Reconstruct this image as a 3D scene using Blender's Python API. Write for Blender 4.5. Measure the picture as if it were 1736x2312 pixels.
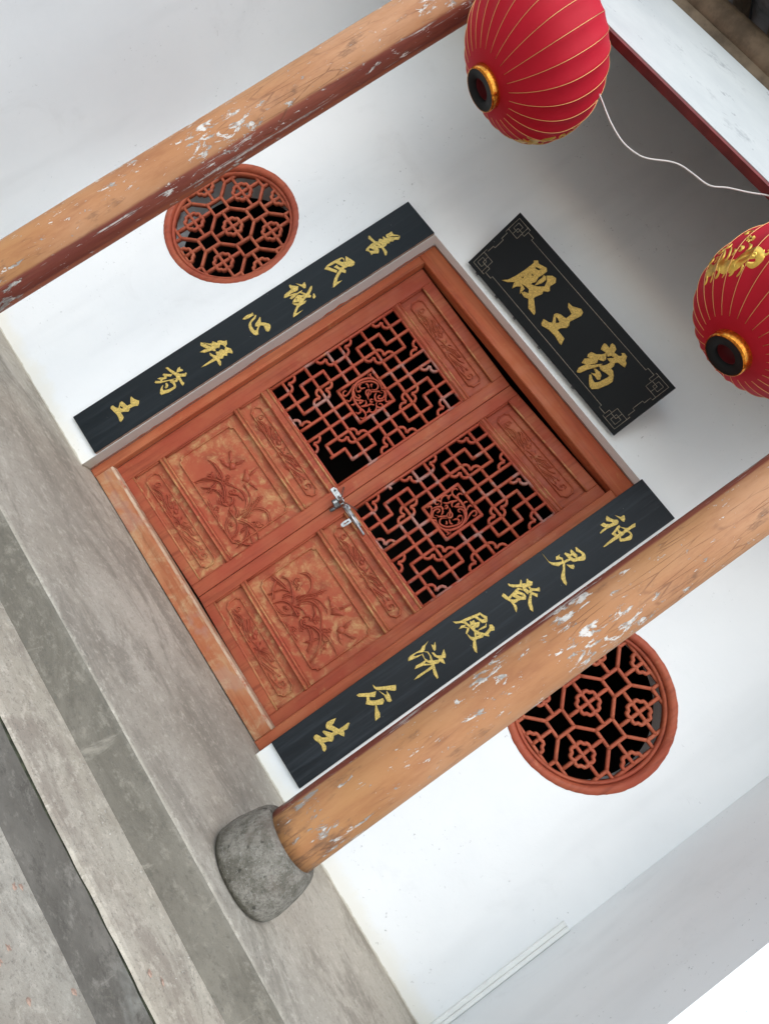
import bpy, bmesh, math, random
from mathutils import Vector, Matrix, noise
R_ = math.radians
random.seed(7)
S = 1.8                      # metres per drawing unit (the door opening is one unit wide)
for o in list(bpy.data.objects): bpy.data.objects.remove(o)
scene = bpy.context.scene
COL = scene.collection

# ---------------------------------------------------------------- camera
cam_d = bpy.data.cameras.new('camera'); cam = bpy.data.objects.new('camera', cam_d); COL.objects.link(cam)
rt = Vector((0.5690, 0.0581, 0.8223)).normalized(); fw = Vector((-0.2151, 0.9733, 0.0801))
fw = (fw - rt*fw.dot(rt)).normalized(); up = rt.cross(fw)
m = Matrix((rt, up, -fw)).transposed().to_4x4()
m.translation = Vector((0.5482, -1.7942, 0.5157))*S
cam.matrix_world = m
cam_d.sensor_fit = 'VERTICAL'; cam_d.sensor_height = 36.0; cam_d.lens = 36.0*1442.3/2312
cam_d.clip_start = 0.02; cam_d.clip_end = 500
scene.camera = cam
scene.render.resolution_x = 768; scene.render.resolution_y = 1024

# ---------------------------------------------------------------- daylight: overcast sky and a soft sun
SUN_EL, SUN_AZ = 48.0, 12.0          # sun stands in front of the temple, a little to the right
w = bpy.data.worlds.new('World'); scene.world = w; w.use_nodes = True
nt = w.node_tree; nt.nodes.clear()
sky = nt.nodes.new('ShaderNodeTexSky'); sky.sky_type = 'NISHITA'; sky.sun_disc = False
sky.sun_elevation = R_(SUN_EL); sky.sun_rotation = R_(180-SUN_AZ); sky.dust_density = 1.0; sky.air_density = 1.0
hs = nt.nodes.new('ShaderNodeHueSaturation'); hs.inputs['Saturation'].default_value = 0.68
hs.inputs['Hue'].default_value = 0.475
bg = nt.nodes.new('ShaderNodeBackground'); bg.inputs['Strength'].default_value = 0.15
wo = nt.nodes.new('ShaderNodeOutputWorld')
nt.links.new(sky.outputs[0], hs.inputs['Color']); nt.links.new(hs.outputs[0], bg.inputs['Color']); nt.links.new(bg.outputs[0], wo.inputs['Surface'])
sd = bpy.data.lights.new('sun', 'SUN'); sd.energy = 0.5; sd.angle = R_(45); sd.color = (1.0, 0.985, 0.96)
so = bpy.data.objects.new('sun', sd); COL.objects.link(so)
sdir = Vector((math.sin(R_(SUN_AZ))*math.cos(R_(SUN_EL)), -math.cos(R_(SUN_AZ))*math.cos(R_(SUN_EL)), math.sin(R_(SUN_EL))))
so.rotation_euler = (-sdir).to_track_quat('-Z', 'Y').to_euler(); so.location = sdir*20
vs = scene.view_settings; vs.view_transform = 'Standard'; vs.look = 'None'; vs.gamma = 1.0; vs.use_curve_mapping = False
vs.exposure = 1.14
scene.render.engine = 'CYCLES'

# ---------------------------------------------------------------- measured outlines (1/10000 drawing unit)
GLYPHS_L = [[[(-381,10743),(-428,10786),(-416,10818),(-283,10826),(-134,10847),(-64,10923),(-122,10974),(-130,11020),(-35,11089),(-133,11136),(-130,11155),(-42,11176),(33,11228),(-84,11232),(-129,11252),(-127,11272),(-116,11383),(-124,11451),(-110,11462),(-30,11448),(20,11465),(106,11555),(127,11535),(-12,11352),(-15,11323),(40,11348),(88,11396),(179,11524),(141,11561),(160,11579),(206,11552),(246,11477),(162,11366),(188,11296),(133,11231),(175,11160),(130,11109),(189,11027),(171,10947),(233,10935),(306,10936),(393,10932),(472,10847),(449,10816),(330,10857),(213,10876),(152,10867),(74,10756),(142,10781),(194,10756),(256,10687),(168,10547),(180,10483),(94,10496),(29,10489),(-50,10424),(-97,10482),(-119,10579),(-144,10730),(-119,10786),(-203,10771),(-350,10737)],[(-41,10763),(-34,10820),(91,10858),(37,10802)],[(-32,10901),(6,10937),(90,10951),(85,10913)],[(-56,10536),(-54,10586),(78,10650),(139,10691),(86,10573),(22,10504)]],[[(-290,9009),(-343,9122),(-357,9232),(-342,9480),(-320,9631),(-297,9689),(-218,9701),(-112,9657),(-86,9686),(-258,9792),(-240,9808),(-131,9845),(41,9904),(83,9903),(136,9845),(140,9745),(64,9650),(67,9583),(49,9531),(75,9495),(147,9520),(214,9461),(165,9416),(100,9387),(146,9292),(215,9172),(314,9051),(348,9111),(370,9197),(411,8886),(402,8874),(288,8960),(177,9079),(100,9203),(36,9329),(37,9374),(-39,9342),(-169,9291),(-170,9402),(-129,9393),(-24,9433),(-11,9479),(-40,9512),(-119,9478),(-233,9426),(-268,9422),(-277,9345),(-301,9122),(-201,9184),(-14,9298),(39,9235),(-65,9167),(-211,9071)],[(-221,9556),(-172,9578),(-114,9640),(-202,9681),(-276,9675),(-286,9626),(-263,9556)]],[[(-218,7431),(-288,7490),(-306,7592),(-321,7783),(-415,7771),(-481,7795),(-480,7831),(-428,7852),(-362,7919),(-283,8004),(-195,7924),(-189,7862),(-218,7726),(-220,7610),(-183,7631),(-131,7806),(-125,7766),(-178,7582),(-192,7465)],[(-85,7567),(-123,7656),(-103,7824),(-94,8018),(-61,7978),(-77,7843),(-44,7677),(-35,7599)],[(-393,8012),(-252,8129),(-284,8241),(-176,8217),(-110,8164),(-112,8120),(-207,8091),(-337,8030)],[(-43,7939),(-36,7989),(91,8069),(20,8198),(-42,8311),(-36,8362),(46,8303),(144,8153),(174,8124),(236,8152),(266,8100),(190,8005),(207,7931),(260,7806),(277,7885),(286,7925),(326,7853),(320,7748),(319,7677),(336,7603),(402,7497),(465,7429),(485,7497),(492,7610),(516,7442),(521,7303),(455,7346),(366,7448),(296,7548),(262,7615),(191,7561),(113,7539),(153,7586),(227,7692),(200,7754),(144,7664),(90,7550),(42,7612),(-5,7716),(-37,7827),(29,7902),(86,7964),(30,7973)],[(11,7723),(45,7755),(83,7722),(69,7676)],[(83,7876),(135,7960),(162,7870)],[(303,8171),(223,8246),(230,8269),(341,8250),(366,8171),(345,8157)]],[[(-369,5984),(-398,6081),(-400,6178),(-365,6292),(-372,6344),(-345,6351),(-321,6296),(-293,6334),(-295,6232),(-288,6180),(-319,6040)],[(-84,6025),(-132,6082),(-181,6177),(-212,6307),(-253,6381),(-225,6388),(-160,6315),(-136,6212),(-110,6124),(-2,6073),(94,6068),(209,6076),(210,6139),(122,6241),(70,6171),(12,6215),(-24,6301),(-67,6392),(-107,6449),(-90,6458),(65,6373),(152,6477),(269,6562),(310,6568),(386,6536),(460,6441),(457,6387),(400,6360),(235,6393),(312,6479),(289,6478),(201,6390),(132,6315),(186,6217),(252,6160),(355,6103),(350,6035),(287,5987),(124,5962),(7,5988)]],[[(-409,4447),(-480,4502),(-461,4513),(-271,4620),(-155,4682),(-142,4728),(-217,4694),(-392,4587),(-274,4692),(-239,4760),(-285,4814),(-231,4853),(-138,4911),(-200,4949),(-173,5021),(-89,5094),(-58,5155),(-59,5182),(48,5135),(95,5035),(10,5016),(-71,4959),(25,4865),(-15,4845),(-38,4745),(31,4729),(22,4690),(-46,4652),(-79,4539),(-112,4418),(-214,4321),(-202,4454),(-139,4594),(-207,4529),(-375,4452)],[(-1,4536),(13,4555),(90,4578),(188,4643),(203,4677),(70,4714),(127,4785),(102,4853),(109,4903),(202,4961),(102,5057),(163,5073),(258,5147),(373,5139),(419,5106),(333,5030),(316,4979),(389,4930),(315,4856),(384,4787),(371,4742),(322,4676),(447,4670),(523,4624),(551,4580),(476,4573),(342,4593),(312,4567),(294,4420),(276,4220),(250,4104),(235,4218),(221,4552),(153,4540),(64,4515)]],[[(-393,3163),(-378,3224),(-277,3253),(-72,3343),(50,3428),(121,3552),(116,3599),(138,3603),(210,3526),(132,3406),(117,3371),(296,3361),(376,3375),(429,3300),(372,3290),(204,3302),(147,3292),(205,3223),(177,3144),(250,3136),(323,3115),(355,3065),(360,2845),(294,2607),(230,2600),(129,2676),(71,2744),(59,2795),(122,2733),(213,2723),(276,2877),(301,3045),(262,3085),(180,3081),(90,3038),(39,3076),(136,3168),(132,3231),(98,3278),(6,3288),(-123,3233),(-343,3177)],[(-61,3371),(-112,3410),(-157,3471),(-156,3540),(-116,3500),(-41,3561),(-7,3553),(-37,3444)],[(-178,2645),(-202,2694),(-114,2800),(-154,2840),(-231,2789),(-214,2866),(-137,2970),(-183,2988),(-245,2972),(-262,3016),(-158,3131),(-89,3212),(-60,3143),(-146,3054),(-78,2997),(-109,2928),(-120,2873),(-78,2849),(-14,2977),(82,3209),(63,3123),(-26,2879),(-61,2778),(-139,2658)],[(44,2908),(55,2937),(137,2941),(185,2887),(193,2830),(154,2818),(124,2870)]],[[(-254,1105),(-294,1144),(-292,1200),(-188,1236),(-110,1304),(-165,1361),(-242,1430),(-241,1490),(-191,1513),(-23,1557),(-15,1595),(9,1694),(-53,1702),(-183,1777),(-208,1816),(-164,1817),(-71,1851),(51,1937),(117,1895),(165,1829),(110,1740),(98,1643),(83,1583),(133,1546),(157,1498),(71,1366),(31,1285),(97,1283),(232,1284),(280,1231),(309,1138),(264,1129),(169,1157),(49,1164),(-98,1134)],[(-177,1385),(-123,1406),(-30,1440),(-23,1384),(-79,1347),(-133,1352)]]]
GLYPHS_R = [[[(-388,11017),(-426,11082),(-328,11113),(-230,11168),(-176,11243),(-127,11241),(-83,11185),(-87,11120),(-116,11008),(-148,10856),(-141,10689),(-141,10630),(-164,10632),(-190,10738),(-188,10871),(-226,10818),(-328,10781),(-330,10885),(-256,10918),(-195,11004),(-179,11085),(-217,11090),(-320,10987)],[(-282,11296),(-181,11367),(-175,11412),(-179,11459),(-161,11478),(-70,11428),(-32,11363),(-75,11339),(-175,11328)],[(43,10878),(29,10941),(0,11041),(-25,11112),(-26,11188),(24,11182),(52,11091),(151,11112),(174,11169),(153,11245),(41,11193),(134,11278),(172,11331),(169,11469),(180,11579),(254,11518),(234,11407),(238,11294),(313,11317),(397,11307),(461,11221),(464,11167),(404,11023),(351,10931),(303,10928),(244,10985),(233,10876),(224,10664),(214,10462),(196,10459),(175,10594),(160,10749),(153,10916),(72,10872)],[(69,10950),(47,11061),(162,11035),(153,10975)],[(242,11029),(247,11118),(224,11204),(248,11261),(344,11291),(368,11230),(346,11070),(292,10971)]],[[(-395,8974),(-339,8976),(-261,9035),(-185,9143),(-131,9258),(-142,9294),(-190,9304),(-262,9175),(-327,9226),(-315,9282),(-317,9339),(-281,9292),(-196,9347),(-139,9311),(-104,9348),(-90,9485),(-164,9470),(-261,9463),(-272,9499),(-138,9598),(-227,9641),(-247,9684),(-135,9707),(-40,9724),(19,9678),(67,9798),(28,9847),(-26,9835),(-125,9773),(-230,9819),(-220,9840),(-93,9869),(28,9912),(102,9900),(174,9847),(191,9792),(95,9617),(62,9532),(-29,9493),(-57,9311),(62,9222),(200,9109),(317,9044),(419,9010),(447,8960),(357,8948),(221,8972),(144,9042),(66,9150),(-63,9251),(-84,9221),(-87,9113),(-213,8998),(-323,8973)],[(-142,9554),(-104,9608),(26,9663),(-8,9588),(-71,9563)],[(22,9332),(88,9401),(122,9475),(174,9458),(210,9406),(175,9369),(112,9344)]],[[(-480,7687),(-477,7712),(-439,7720),(-336,7861),(-290,7945),(-372,8040),(-347,8044),(-270,7999),(-203,8108),(-292,8186),(-286,8209),(-234,8205),(-144,8269),(-80,8206),(-98,8129),(-27,8129),(67,8249),(71,8319),(115,8318),(171,8270),(105,8201),(38,8106),(73,8079),(196,8177),(255,8122),(194,8087),(104,8047),(227,7943),(318,7882),(409,7848),(498,7785),(408,7758),(264,7805),(174,7892),(60,8035),(27,8014),(51,7959),(-137,7920),(-185,7966),(-261,7859),(-330,7747),(-418,7686)],[(-140,8005),(-107,8090),(-10,8089),(-2,8036)],[(-313,7350),(-350,7424),(-308,7446),(-183,7471),(-210,7637),(-236,7767),(-243,7846),(-175,7904),(-129,7905),(-187,7849),(-177,7786),(-108,7834),(-19,7885),(61,7883),(126,7824),(57,7699),(37,7632),(49,7586),(22,7497),(122,7513),(190,7484),(255,7412),(188,7417),(55,7455),(-62,7452),(-190,7385)],[(-129,7485),(-155,7587),(-21,7640),(-25,7588),(-83,7505)],[(-146,7690),(-78,7774),(48,7852),(5,7766),(-74,7717)]],[[(-506,5850),(-447,5936),(-407,6035),(-382,6196),(-321,6450),(-293,6588),(-187,6629),(-100,6683),(13,6609),(8,6553),(-33,6474),(-109,6462),(-277,6387),(-330,6118),(-152,6165),(-258,6234),(-223,6257),(-223,6327),(-138,6324),(-99,6434),(-26,6360),(-8,6317),(-51,6240),(0,6202),(118,6263),(236,6363),(212,6480),(181,6573),(121,6598),(155,6662),(249,6671),(310,6621),(268,6547),(294,6419),(337,6426),(358,6401),(250,6314),(280,6261),(225,6085),(249,6038),(376,5974),(522,5885),(460,5862),(334,5886),(217,5992),(123,5953),(-24,5962),(99,6001),(164,6081),(46,6158),(-107,6132),(-294,6072),(-363,6014),(-427,5881)],[(-266,6459),(-245,6572),(-200,6568),(-87,6604),(-98,6533),(-180,6485)],[(108,6152),(191,6229),(168,6127)],[(-160,6181),(-156,6228),(-108,6262),(-124,6205)],[(-264,5872),(-295,5973),(-248,6068),(-233,6007),(-130,6100),(-83,6056),(-34,5960),(-57,5942),(-151,6056),(-220,5998)],[(65,6263),(57,6368),(74,6504),(33,6555),(113,6504),(101,6404)]],[[(-351,4238),(-408,4279),(-429,4372),(-414,4517),(-402,4685),(-451,4779),(-445,4863),(-460,4932),(-423,4847),(-356,4780),(-321,4706),(-393,4561),(-402,4411),(-337,4463),(-289,4615),(-295,4511),(-328,4339)],[(-342,5005),(-297,5042),(-343,5114),(-270,5082),(-175,5013),(-174,4973),(-241,4972)],[(-166,4889),(-139,4928),(-35,4942),(42,5053),(-3,5124),(-48,5196),(80,5162),(145,5106),(102,5029),(185,5028),(262,5002),(192,4955),(138,4945),(152,4856),(112,4758),(254,4705),(456,4647),(463,4603),(325,4605),(177,4662),(163,4439),(163,4235),(139,4106),(109,4225),(120,4470),(115,4668),(84,4690),(-30,4498),(-61,4345),(-81,4262),(-126,4333),(-110,4478),(-105,4621),(-282,4639),(-286,4661),(-152,4635),(-34,4697),(-37,4747),(-139,4791),(-240,4795),(-306,4734),(-248,4811),(-114,4813),(14,4780),(92,4919),(69,4955),(-54,4887)],[(-43,4547),(-82,4614),(42,4691),(53,4673)]],[[(-364,3086),(-290,3112),(-206,3248),(-96,3461),(-27,3588),(77,3524),(71,3481),(-77,3313),(-219,3093),(-289,3073)],[(-405,2580),(-403,2650),(-254,2895),(-191,3054),(-99,2952),(-192,2823),(-90,2783),(-1,2914),(51,3070),(57,3105),(127,3099),(178,3021),(96,2867),(44,2777),(-80,2651),(-135,2718),(-223,2778),(-345,2601)],[(-117,3148),(33,3217),(37,3263),(-31,3300),(102,3304),(241,3265),(239,3209),(191,3166),(21,3187)],[(96,2847),(113,2864),(228,2833),(323,2825),(406,2773),(416,2627),(320,2674),(182,2778)]],[[(-159,1018),(-188,1071),(-174,1122),(-112,1159),(-28,1198),(13,1257),(30,1332),(-144,1292),(-151,1331),(-71,1399),(30,1487),(20,1545),(-40,1516),(-147,1432),(-218,1449),(-278,1519),(-271,1601),(-233,1766),(-163,1650),(-156,1576),(-60,1633),(48,1682),(56,1814),(53,1990),(80,2006),(161,1883),(145,1763),(200,1761),(267,1703),(216,1664),(129,1619),(101,1483),(170,1428),(200,1365),(137,1295),(90,1155),(213,1168),(274,1127),(295,1062),(243,1045),(137,1081),(29,1066),(-97,1012)]]]
GLYPHS_P = [[[(-2263,438),(-2164,558),(-2090,787),(-2032,1086),(-2000,1401),(-2056,1445),(-1976,1522),(-1896,1480),(-1627,1568),(-1547,1516),(-1546,1408),(-1584,1240),(-1535,1102),(-1595,1009),(-1579,937),(-1382,1044),(-1226,1200),(-1307,1360),(-1430,1436),(-1318,1545),(-1197,1578),(-1103,1496),(-1138,1309),(-1039,1232),(-1047,1180),(-1166,1095),(-1120,1019),(-1211,772),(-827,536),(-799,474),(-1061,476),(-1287,651),(-1415,589),(-1573,610),(-1528,677),(-1400,738),(-1489,827),(-1608,819),(-1751,788),(-1875,722),(-1738,757),(-1616,745),(-1594,566),(-1735,715),(-1850,601),(-1881,503),(-1961,625),(-1952,700),(-2125,507)],[(-1887,1315),(-1873,1383),(-1692,1461),(-1734,1355)],[(-1910,1052),(-1890,1137),(-1844,1061)],[(-1831,1151),(-1820,1183),(-1712,1180),(-1721,1127)],[(-1948,860),(-1924,972),(-1854,908)],[(-1746,915),(-1715,1001),(-1717,933)],[(-1372,867),(-1332,906),(-1317,844)],[(-1460,1044),(-1497,1172),(-1482,1319),(-1509,1379),(-1440,1404),(-1365,1347),(-1380,1201)]],[[(-439,484),(-488,591),(-305,646),(-222,710),(-383,902),(-364,965),(-264,1024),(-48,1069),(-42,1275),(-276,1321),(-351,1398),(-214,1407),(28,1543),(132,1519),(174,1431),(77,1088),(153,1010),(166,924),(45,786),(31,681),(181,681),(366,673),(450,513),(394,498),(135,542),(-143,522),(-377,447)],[(-324,896),(-244,911),(-96,885),(-98,838),(-157,767)]],[[(1325,1245),(1288,1299),(1254,1403),(1290,1426),(1480,1427),(1405,1517),(1407,1566),(1491,1578),(1599,1539),(1637,1441),(1796,1471),(1845,1509),(1861,1573),(1798,1583),(1846,1634),(1954,1627),(2027,1521),(2098,1504),(2159,1407),(2074,1384),(1939,1362),(1875,1284),(1934,1200),(1939,1095),(2030,1101),(2145,1039),(2260,912),(2247,769),(2163,499),(2054,361),(1968,361),(1826,444),(1696,557),(1715,595),(1839,539),(1966,520),(2032,625),(2087,879),(2093,964),(1965,934),(1777,886),(1664,920),(1754,1019),(1800,1163),(1786,1212),(1655,1210),(1791,1373),(1648,1343),(1611,1257),(1506,1299)],[(1374,363),(1327,472),(1398,694),(1272,620),(1228,747),(1334,862),(1233,848),(1196,902),(1210,996),(1353,1056),(1479,1192),(1500,1278),(1637,1160),(1630,1088),(1483,1008),(1545,934),(1526,857),(1453,770),(1488,744),(1671,992),(1665,906),(1518,602),(1460,410),(1406,358)],[(1634,761),(1678,793),(1815,817),(1920,789),(1977,693),(1944,640),(1811,652),(1695,637),(1782,700),(1763,728)]]]
ORCHID = [[(736,2773),(1073,2885),(1388,2972),(1691,2994)],[(937,3002),(1111,3141),(1357,3130),(1633,3012),(1822,2878)],[(918,2873),(1077,2638),(1371,2444)],[(1145,2354),(1188,2641),(1289,2858),(1473,2989)],[(1173,3558),(1333,3704),(1570,3730),(1802,3550),(1872,3298),(1859,3029)],[(1485,2704),(1513,2895),(1628,2981)],[(1466,2352),(1537,2603),(1712,2773),(1963,2827)],[(1775,2562),(1802,2650),(1910,2653)],[(1792,3036),(1779,3217),(1935,3536),(2054,3877)],[(1940,2944),(1961,3173),(2097,3364),(2338,3454),(2623,3412),(2909,3229),(3129,3056)],[(1954,3039),(1938,3291),(2109,3530),(2350,3619),(2651,3599)],[(1913,2857),(2099,3018),(2313,3023)],[(2359,2891),(2395,3040),(2510,3105),(2598,3033)],[(2545,2810),(2726,2970),(2962,3060),(3129,3056),(3332,2910),(3521,2605),(3581,2332)],[(3075,3124),(3268,3205),(3513,3217),(3741,3206),(3937,3130)],[(2659,2875),(2917,2850),(3129,2717),(3298,2476)],[(3042,2568),(3110,2762),(3167,2964)],[(2229,3351),(2498,3285),(2640,3092)],[(3132,3156),(3313,3075),(3378,3169)],[(3543,2827),(3443,2924),(3492,2994),(3522,2941)],[(1461,3275),(1308,3264),(1260,3399)],[(1445,3354),(1544,3189)],[(1803,2304),(2060,2320),(2259,2405),(2519,2382),(2850,2416)],[(1855,2824),(2095,2814),(2267,2811)],[(1504,2381),(1722,2388),(1923,2473),(2100,2673)],[(2366,2852),(2511,2762),(2691,2821)]]
BIRDS = [[(2622,3756),(2670,3897),(2833,3929),(3016,4016),(3050,3942),(2869,3734),(2782,3636)],[(2256,3886),(2294,3914),(2470,3888),(2645,3861),(2602,3751),(2443,3801)],[(2756,3944),(2773,4140),(2867,4337),(2897,4266),(2864,4047),(2833,3929)],[(3200,3691),(3302,3762),(3416,3755),(3477,3648),(3372,3546),(3275,3506)],[(3332,3538),(3444,3601),(3600,3534),(3770,3440),(3621,3419),(3441,3451)],[(3454,3663),(3508,3764),(3790,3901),(3796,3812),(3629,3718)],[(3293,3750),(3245,3901),(3270,4107),(3358,3963),(3381,3778)]]
FLOWERS = [(1419,3266),(1285,3384),(2690,3163),(2652,3256),(3054,3240),(3137,3357),(1851,2620),(2126,2760),(2440,2465),(2514,2521),(2472,2855),(2631,2688),(1959,3520),(2003,3631),(2022,3758),(3459,2948),(2177,2832),(2643,2851)]
DRAGON = [[(1050,1496),(965,1498),(926,1425),(963,1356),(1045,1368),(1055,1434),(999,1442)],[(901,1321),(1017,1277),(1146,1322),(1303,1373),(1476,1343),(1687,1268),(1908,1209),(2075,1229)],[(1404,1480),(1507,1490),(1661,1400),(1848,1361)],[(1657,1497),(1777,1497),(2002,1412)],[(1908,1514),(2069,1372)],[(1138,1208),(1306,1205),(1446,1266),(1492,1263)],[(2399,1340),(2529,1426),(2698,1535)],[(2539,1374),(2696,1466),(2840,1473),(2973,1532)],[(2536,1236),(2734,1189),(2911,1245),(3126,1324),(3290,1364)],[(2638,1315),(2827,1388),(3008,1418),(3190,1516)],[(3140,1246),(3302,1218),(3519,1271),(3658,1278),(3729,1349)],[(2419,1236),(2345,1163),(2265,1198),(2286,1279),(2351,1288),(2347,1232)],[(2056,1286),(2209,1336),(2383,1350),(2538,1305)],[(2407,1452),(2509,1531)],[(2218,1518),(2306,1442)],[(3283,1322),(3408,1338),(3476,1274)],[(3651,1397),(3570,1378),(3594,1478),(3690,1487),(3731,1417)],[(1223,1396),(1373,1403),(1659,1331),(1966,1292)],[(3330,1454),(3416,1448),(3406,1500)]]
SCROLL = [[(2241,7869),(2358,7815),(2560,7833),(2705,7936),(2804,8102),(2847,8352),(2776,8553),(2634,8703),(2479,8772),(2294,8803),(2090,8788),(1962,8746),(1842,8758),(1772,8839),(1799,8941),(1861,8948)],[(2145,7803),(2033,7824),(1911,7940),(1813,7980),(1769,7921),(1804,7859)],[(2217,7901),(2138,7838),(2041,7878),(1976,7984),(1999,8102),(2077,8121),(2100,8045),(2061,8013)],[(2115,7914),(2183,7985)],[(1898,7965),(1932,8120),(2012,8228),(2118,8241)],[(1987,8216),(1897,8311),(1801,8290),(1743,8211),(1802,8139),(1877,8175),(1867,8227)],[(2060,8314),(2065,8385),(2128,8384),(2141,8315),(2098,8301)],[(1918,8296),(1792,8387),(1766,8526),(1853,8599),(1884,8532)],[(1926,8350),(2020,8433),(2050,8561),(2125,8748)],[(1965,8533),(1875,8628),(1876,8718)],[(2225,8494),(2127,8535),(2094,8619),(2145,8732)],[(2226,8538),(2301,8618),(2388,8735),(2497,8774)],[(2237,8575),(2239,8664),(2237,8725),(2305,8645)],[(2178,8408),(2293,8370),(2394,8356),(2459,8294),(2422,8201),(2331,8207),(2277,8306)],[(2223,8405),(2320,8320),(2416,8235)],[(2755,8568),(2653,8644),(2502,8696),(2396,8639),(2419,8562),(2503,8590)],[(2414,8147),(2332,8057),(2323,7959),(2408,7883),(2520,7906),(2629,7991),(2722,8161),(2771,8333),(2746,8471),(2631,8570)],[(2461,8083),(2537,8058),(2529,8004)],[(2477,8190),(2601,8145),(2664,8188)],[(2562,8263),(2610,8392),(2707,8395),(2732,8302)],[(2631,8570),(2564,8500),(2589,8407)],[(2091,8832),(2010,8832),(1998,8946),(2083,8974)],[(2344,8827),(2314,8894),(2354,8970)],[(2566,8783),(2495,8880),(2497,8969),(2574,8987)],[(2864,8503),(2758,8700),(2696,8851),(2709,8976),(2809,8961),(2845,8860),(2792,8832)],[(2624,7846),(2751,7902),(2830,7904),(2825,7834)],[(2774,8019),(2882,7933)],[(2200,7943),(2290,8087),(2366,8211)],[(2023,8220),(2156,8184),(2231,8070)],[(2152,7664),(2225,7805),(2289,7849)],[(1721,8226),(1745,8149)],[(1688,8552),(1781,8546)]]
# ---------------------------------------------------------------- materials
class NT:
    def __init__(s, name, rough=0.7, spec=0.4, metal=0.0):
        s.m = bpy.data.materials.new(name); s.m.use_nodes = True
        s.t = s.m.node_tree; s.t.nodes.clear()
        s.out = s.n('ShaderNodeOutputMaterial'); s.b = s.n('ShaderNodeBsdfPrincipled')
        s.t.links.new(s.b.outputs[0], s.out.inputs['Surface'])
        s.b.inputs['Roughness'].default_value = rough; s.b.inputs['Metallic'].default_value = metal
        s.b.inputs['Specular IOR Level'].default_value = spec
        s.tc = s.n('ShaderNodeTexCoord'); s.obj = s.tc.outputs['Object']
    def n(s, t): return s.t.nodes.new(t)
    def put(s, sock, v):
        if isinstance(v, bpy.types.NodeSocket): s.t.links.new(v, sock)
        elif isinstance(v, (tuple, list)) and len(v) == 3 and sock.type == 'RGBA': sock.default_value = (*v, 1)
        else: sock.default_value = v
    def mapv(s, scale=(1,1,1), loc=(0,0,0), src=None):
        k = s.n('ShaderNodeMapping'); s.put(k.inputs['Vector'], src or s.obj); k.inputs['Scale'].default_value = scale; k.inputs['Location'].default_value = loc
        return k.outputs[0]
    def noise(s, scale, detail=4, rough=0.55, vec=None, dist=0.0):
        k = s.n('ShaderNodeTexNoise'); s.put(k.inputs['Vector'], vec or s.obj)
        k.inputs['Scale'].default_value = scale; k.inputs['Detail'].default_value = detail; k.inputs['Roughness'].default_value = rough; k.inputs['Distortion'].default_value = dist
        return k.outputs['Fac']
    def voro(s, scale, vec=None, feature='F1', rnd=1.0):
        k = s.n('ShaderNodeTexVoronoi'); k.feature = feature; s.put(k.inputs['Vector'], vec or s.obj); k.inputs['Scale'].default_value = scale
        k.inputs['Randomness'].default_value = rnd
        return k.outputs['Distance']
    def ramp(s, f, a, b, lo=0.0, hi=1.0):
        k = s.n('ShaderNodeMapRange'); k.interpolation_type = 'SMOOTHSTEP'; s.put(k.inputs['Value'], f)
        k.inputs['From Min'].default_value = a; k.inputs['From Max'].default_value = b; k.inputs['To Min'].default_value = lo; k.inputs['To Max'].default_value = hi
        return k.outputs[0]
    def math(s, op, a, b=0.0):
        k = s.n('ShaderNodeMath'); k.operation = op; s.put(k.inputs[0], a); s.put(k.inputs[1], b); return k.outputs[0]
    def mix(s, f, a, b):
        k = s.n('ShaderNodeMix'); k.data_type = 'RGBA'; s.put(k.inputs['Factor'], f); s.put(k.inputs[6], a); s.put(k.inputs[7], b); return k.outputs[2]
    def xyz(s, src=None):
        k = s.n('ShaderNodeSeparateXYZ'); s.put(k.inputs[0], src or s.obj); return k.outputs
    def bump(s, h, strength=0.3, dist=0.004):
        k = s.n('ShaderNodeBump'); s.put(k.inputs['Height'], h); k.inputs['Strength'].default_value = strength; k.inputs['Distance'].default_value = dist
        s.t.links.new(k.outputs[0], s.b.inputs['Normal'])
    def color(s, v): s.put(s.b.inputs['Base Color'], v); return s
    def rough(s, v): s.put(s.b.inputs['Roughness'], v); return s

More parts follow.
